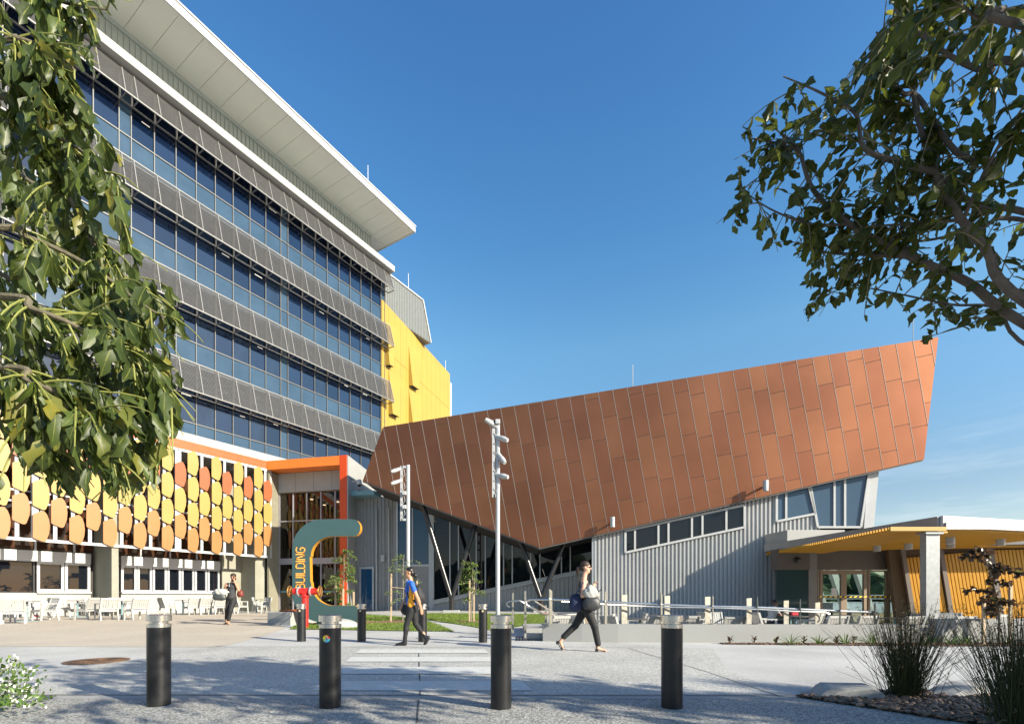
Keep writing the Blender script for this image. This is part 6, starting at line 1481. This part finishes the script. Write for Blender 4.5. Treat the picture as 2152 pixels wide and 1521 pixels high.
def cloth(name, label, c, rx, ry, rz, m, seed):
    r = random.Random(seed); mb = MB(); mb.ball((0, 0, 0), 1, 1, 1, 28, 18)
    for i, v in enumerate(mb.v):
        x, y, z = v; w_ = 1 + .12 * sin(9 * x + 4 * z + seed) + .10 * sin(14 * y - 5 * x + z * 3) + .07 * sin(21 * z + seed); tap = 1 - .25 * z; mb.v[i] = (x * rx * w_ * tap, y * ry * w_, z * rz * (1 + .1 * sin(6 * x + seed)))
    o = mb.build(name, m, smooth=True); o.location = c; return tag(o, label, 'jacket')
GJ = mat('pale_grey_cloth', (.42, .42, .39), .85, var=.2, vscale=14, bump=.2)
cloth('jacket', 'pale grey jacket folded over the arm of the woman in sunglasses', J(1237, 1244, -.24), .135, .075, .13, GJ, 2)
ph = thing('phone', 'dark phone held in front by the woman in sunglasses', 'phone', J(1258, 1241, -.2)); mb = MB(); mb.bar((-.05, 0, -.02), (.03, 0, .03), .07, .012); mb.build('case', BLACKM, ph, world=False, bevel=.004)

# ---- woman on the phone on the plaza
Yp = 16.1
pd = thing('person', 'woman in charcoal with sunglasses on the phone walking toward the viewer', 'person', V(J(481, 1300).x, Yp, .1))
f = V(.28, -1, -.05); hc = J(490, 1212.3); hs = .23; hd, q_, R_h = head(hc, f, UP, hs, 0, 5, 6); pr = []
pr += [('e', T(J(486.5, 1257)), (.165, .115, .12), None, 1, .03), ('c', T(J(487, 1254)), T(J(487.5, 1240)), .125, .115, 2, .04), ('e', T(J(487.5, 1234)), (.155, .105, .15), None, 2, .04), ('c', T(J(480, 1227)), T(J(496, 1227)), .055, .055, 2, .03), ('c', T(J(488, 1224)), T(J(489.5, 1217)), .05, .046, 0, .02), ('e', T(J(487.5, 1233, -.06)), (.13, .07, .07), None, 2, .03)]
sR, eR, wR = J(476.5, 1227, 0), J(473, 1241, -.06), J(480.5, 1235, -.22); sL, eL, wL = J(498.5, 1227, 0), J(503.5, 1239.5, -.06), J(497.5, 1222, -.12)
pr += limb(sR, eR, .05, .042, 0, .02) + limb(eR, wR, .04, .029, 0, .02) + hand(wR, V(.5, -.3, .7), V(.5, .6, -.2), 1, 0, 1.0, 1)
pr += limb(sL, eL, .05, .042, 0, .02) + limb(eL, wL, .04, .029, 0, .02) + hand(wL, V(-.25, -.1, 1), V(-.8, -.2, 0), 1, 0, .8, -1)
for hx, kx, ky, ax, ay, dy in ((481.5, 477.5, 1283, 473, 1304.5, .08), (490.5, 489.5, 1283, 486, 1307.5, -.15)):
    h_, k_, a_ = J(hx, 1262, 0), J(kx, ky, dy * .6 - .05), J(ax, ay, dy); pr += limb(h_, k_, .10, .066, 1, .03) + limb(k_, a_ + UP * .10, .064, .055, 1, .02)
    pr += [('c', T(a_ + UP * .08), T(a_ + V(0, 0, -.05)), .036, .033, 0, .005), ('c', T(a_ + V(0, 0, -.07)), T(a_ + V(.02, -.16, -.085)), .033, .026, 4, .012)]
person_mesh('body', pr + hd, [SKIND, TRB, TOPG, TOPK, BOOT, LIP, EYEM], pd, .0095); o0 = absloc(pd)
mb = MB(); Mh = Matrix(R_h); mb.ball(Vector(q_(0, -.05, .24)) - o0, .385 * hs, .42 * hs, .35 * hs, 16, 12, Mh); mb.ball(Vector(q_(-.05, -.22, -.14)) - o0, .31 * hs, .22 * hs, .38 * hs, 14, 10, Mh); mb.build('hair', HAIRBR, pd, smooth=True, world=False); shades(q_, R_h, hs, pd)
mb = MB(); mb.tube([J(485, 1223, -.09) - o0, J(486.5, 1228, -.13) - o0, J(487, 1231, -.15) - o0], .006, 5); mb.ball(J(487, 1231, -.15) - o0, .018); mb.build('necklace', WHITE, pd, world=False)
softbag('handbag', 'dark grey bag hanging from the forearm of the woman on the phone', 'bag', J(471, 1252.5, -.26), .215, .10, .14, mat('slate_leather', (.045, .052, .052), .45, var=.1), [[J(464, 1246, -.26), J(470, 1238, -.2), J(480, 1240, -.24), J(482, 1248, -.26)]], 6)
cloth('jacket', 'pale grey jacket draped over the bag of the woman on the phone', J(474, 1243.5, -.28), .24, .09, .115, GJ, 5)
softbag('shoulder_bag', 'maroon leather bag behind the hip of the woman on the phone', 'bag', J(501.5, 1246.5, .10), .10, .08, .125, mat('maroon_leather', (.16, .03, .02), .5, var=.15), [[J(501, 1240, .1), J(499, 1232, .09), J(498, 1226, .06)]], 7)
ph = thing('phone', 'dark phone held at the ear by the woman on the plaza', 'phone', J(495.5, 1217.5, -.14)); mb = MB(); mb.bar((-.01, -.02, -.06), (.0, .02, .05), .012, .065, (0, 1, 0)); mb.build('case', BLACKM, ph, world=False)

# ---- man seated at a terrace table
Yp = 16.3
pe = thing('person', 'dark haired man seated at a terrace table looking down', 'person', V(J(1622, 1300).x, Yp, TF))
f = V(.9, -.35, -.35); hc = J(1629, 1268); hs = .225; hd, q_, R_h = head(hc, f, V(.3, 0, 1), hs, 0, 5, 6); b0 = absloc(pe)
hip = V(b0.x - .05, Yp, TF + .50); chest = V(b0.x + .02, Yp, TF + .86); nk = V(b0.x + .07, Yp, TF + 1.04)
SHT = mat('grey_white_shirt', (.40, .40, .40), .8); SHO = mat('dark_shorts', (.02, .022, .03), .8)
pr = [('e', T(hip), (.13, .17, .12), None, 1, .03), ('c', T(hip + UP * .1), T(chest - UP * .1), .125, .13, 2, .05), ('e', T(chest), (.13, .18, .16), None, 2, .04), ('c', T(V(b0.x + .03, Yp - .13, TF + .99)), T(V(b0.x + .03, Yp + .13, TF + .99)), .07, .07, 2, .03), ('c', T(nk), T(hc - UP * .05), .055, .05, 0, .02)]
for sy in (-1, 1):
    s_ = V(b0.x + .03, Yp + sy * .2, TF + .98); e_ = V(b0.x + .16, Yp + sy * .24, TF + .76); w_ = V(b0.x + .38, Yp + sy * .10, TF + .80)
    pr += [('c', T(s_), T(s_.lerp(e_, .5)), .06, .055, 2, .03)] + limb(s_.lerp(e_, .5), e_, .046, .043, 0, .01) + limb(e_, w_, .042, .03, 0, .02) + hand(w_, V(1, -sy * .2, -.1), V(0, 0, -1), 1.05, 0, .4, -sy)
    h_ = V(b0.x, Yp + sy * .10, TF + .49); k_ = V(b0.x + .43, Yp + sy * .14, TF + .50); a_ = V(b0.x + .40, Yp + sy * .14, TF + .08)
    pr += limb(h_, h_.lerp(k_, .75), .10, .08, 1, .02) + limb(h_.lerp(k_, .75), k_, .064, .06, 0, .01) + limb(k_, a_, .056, .04, 0, .02) + [('c', T(a_ + V(0, 0, -.03)), T(a_ + V(.18, 0, -.045)), .042, .034, 4, .01)]
person_mesh('body', pr + hd, [SKINB, SHO, SHT, TOPK, BOOT, SKINB, EYEM], pe, .0095)
mb = MB(); Mh = Matrix(R_h); rr = random.Random(4)
mb.ball(Vector(q_(0, -.10, .22)) - b0, .40 * hs, .44 * hs, .40 * hs, 14, 10, Mh)
for k in range(30): v = rvec(rr); mb.ball(Vector(q_(v.x * .36, -.1 + v.y * .38, .26 + abs(v.z) * .34)) - b0, .085 * hs, seg=7, ring=5)
mb.build('hair', HAIRB, pe, smooth=True, world=False)
t = dup(bpy.data.objects['terrace_table'], (b0.x + .62, Yp, TF), 0, 'round terrace table at which the man is seated')
rb = thing('red_case', 'small red case standing on the table of the seated man', 'case', (b0.x + .72, Yp - .05, TF + .76)); mb = MB(); mb.box(-.13, .13, -.04, .04, 0, .14); mb.build('case', mat('case_red', (.55, .02, .03), .5), rb, world=False, bevel=.015)
mb = MB(); mb.tube([(-.05, 0, .14), (-.05, 0, .17), (.05, 0, .17), (.05, 0, .14)], .008, 6); mb.build('handle', BLACKM, rb, world=False)
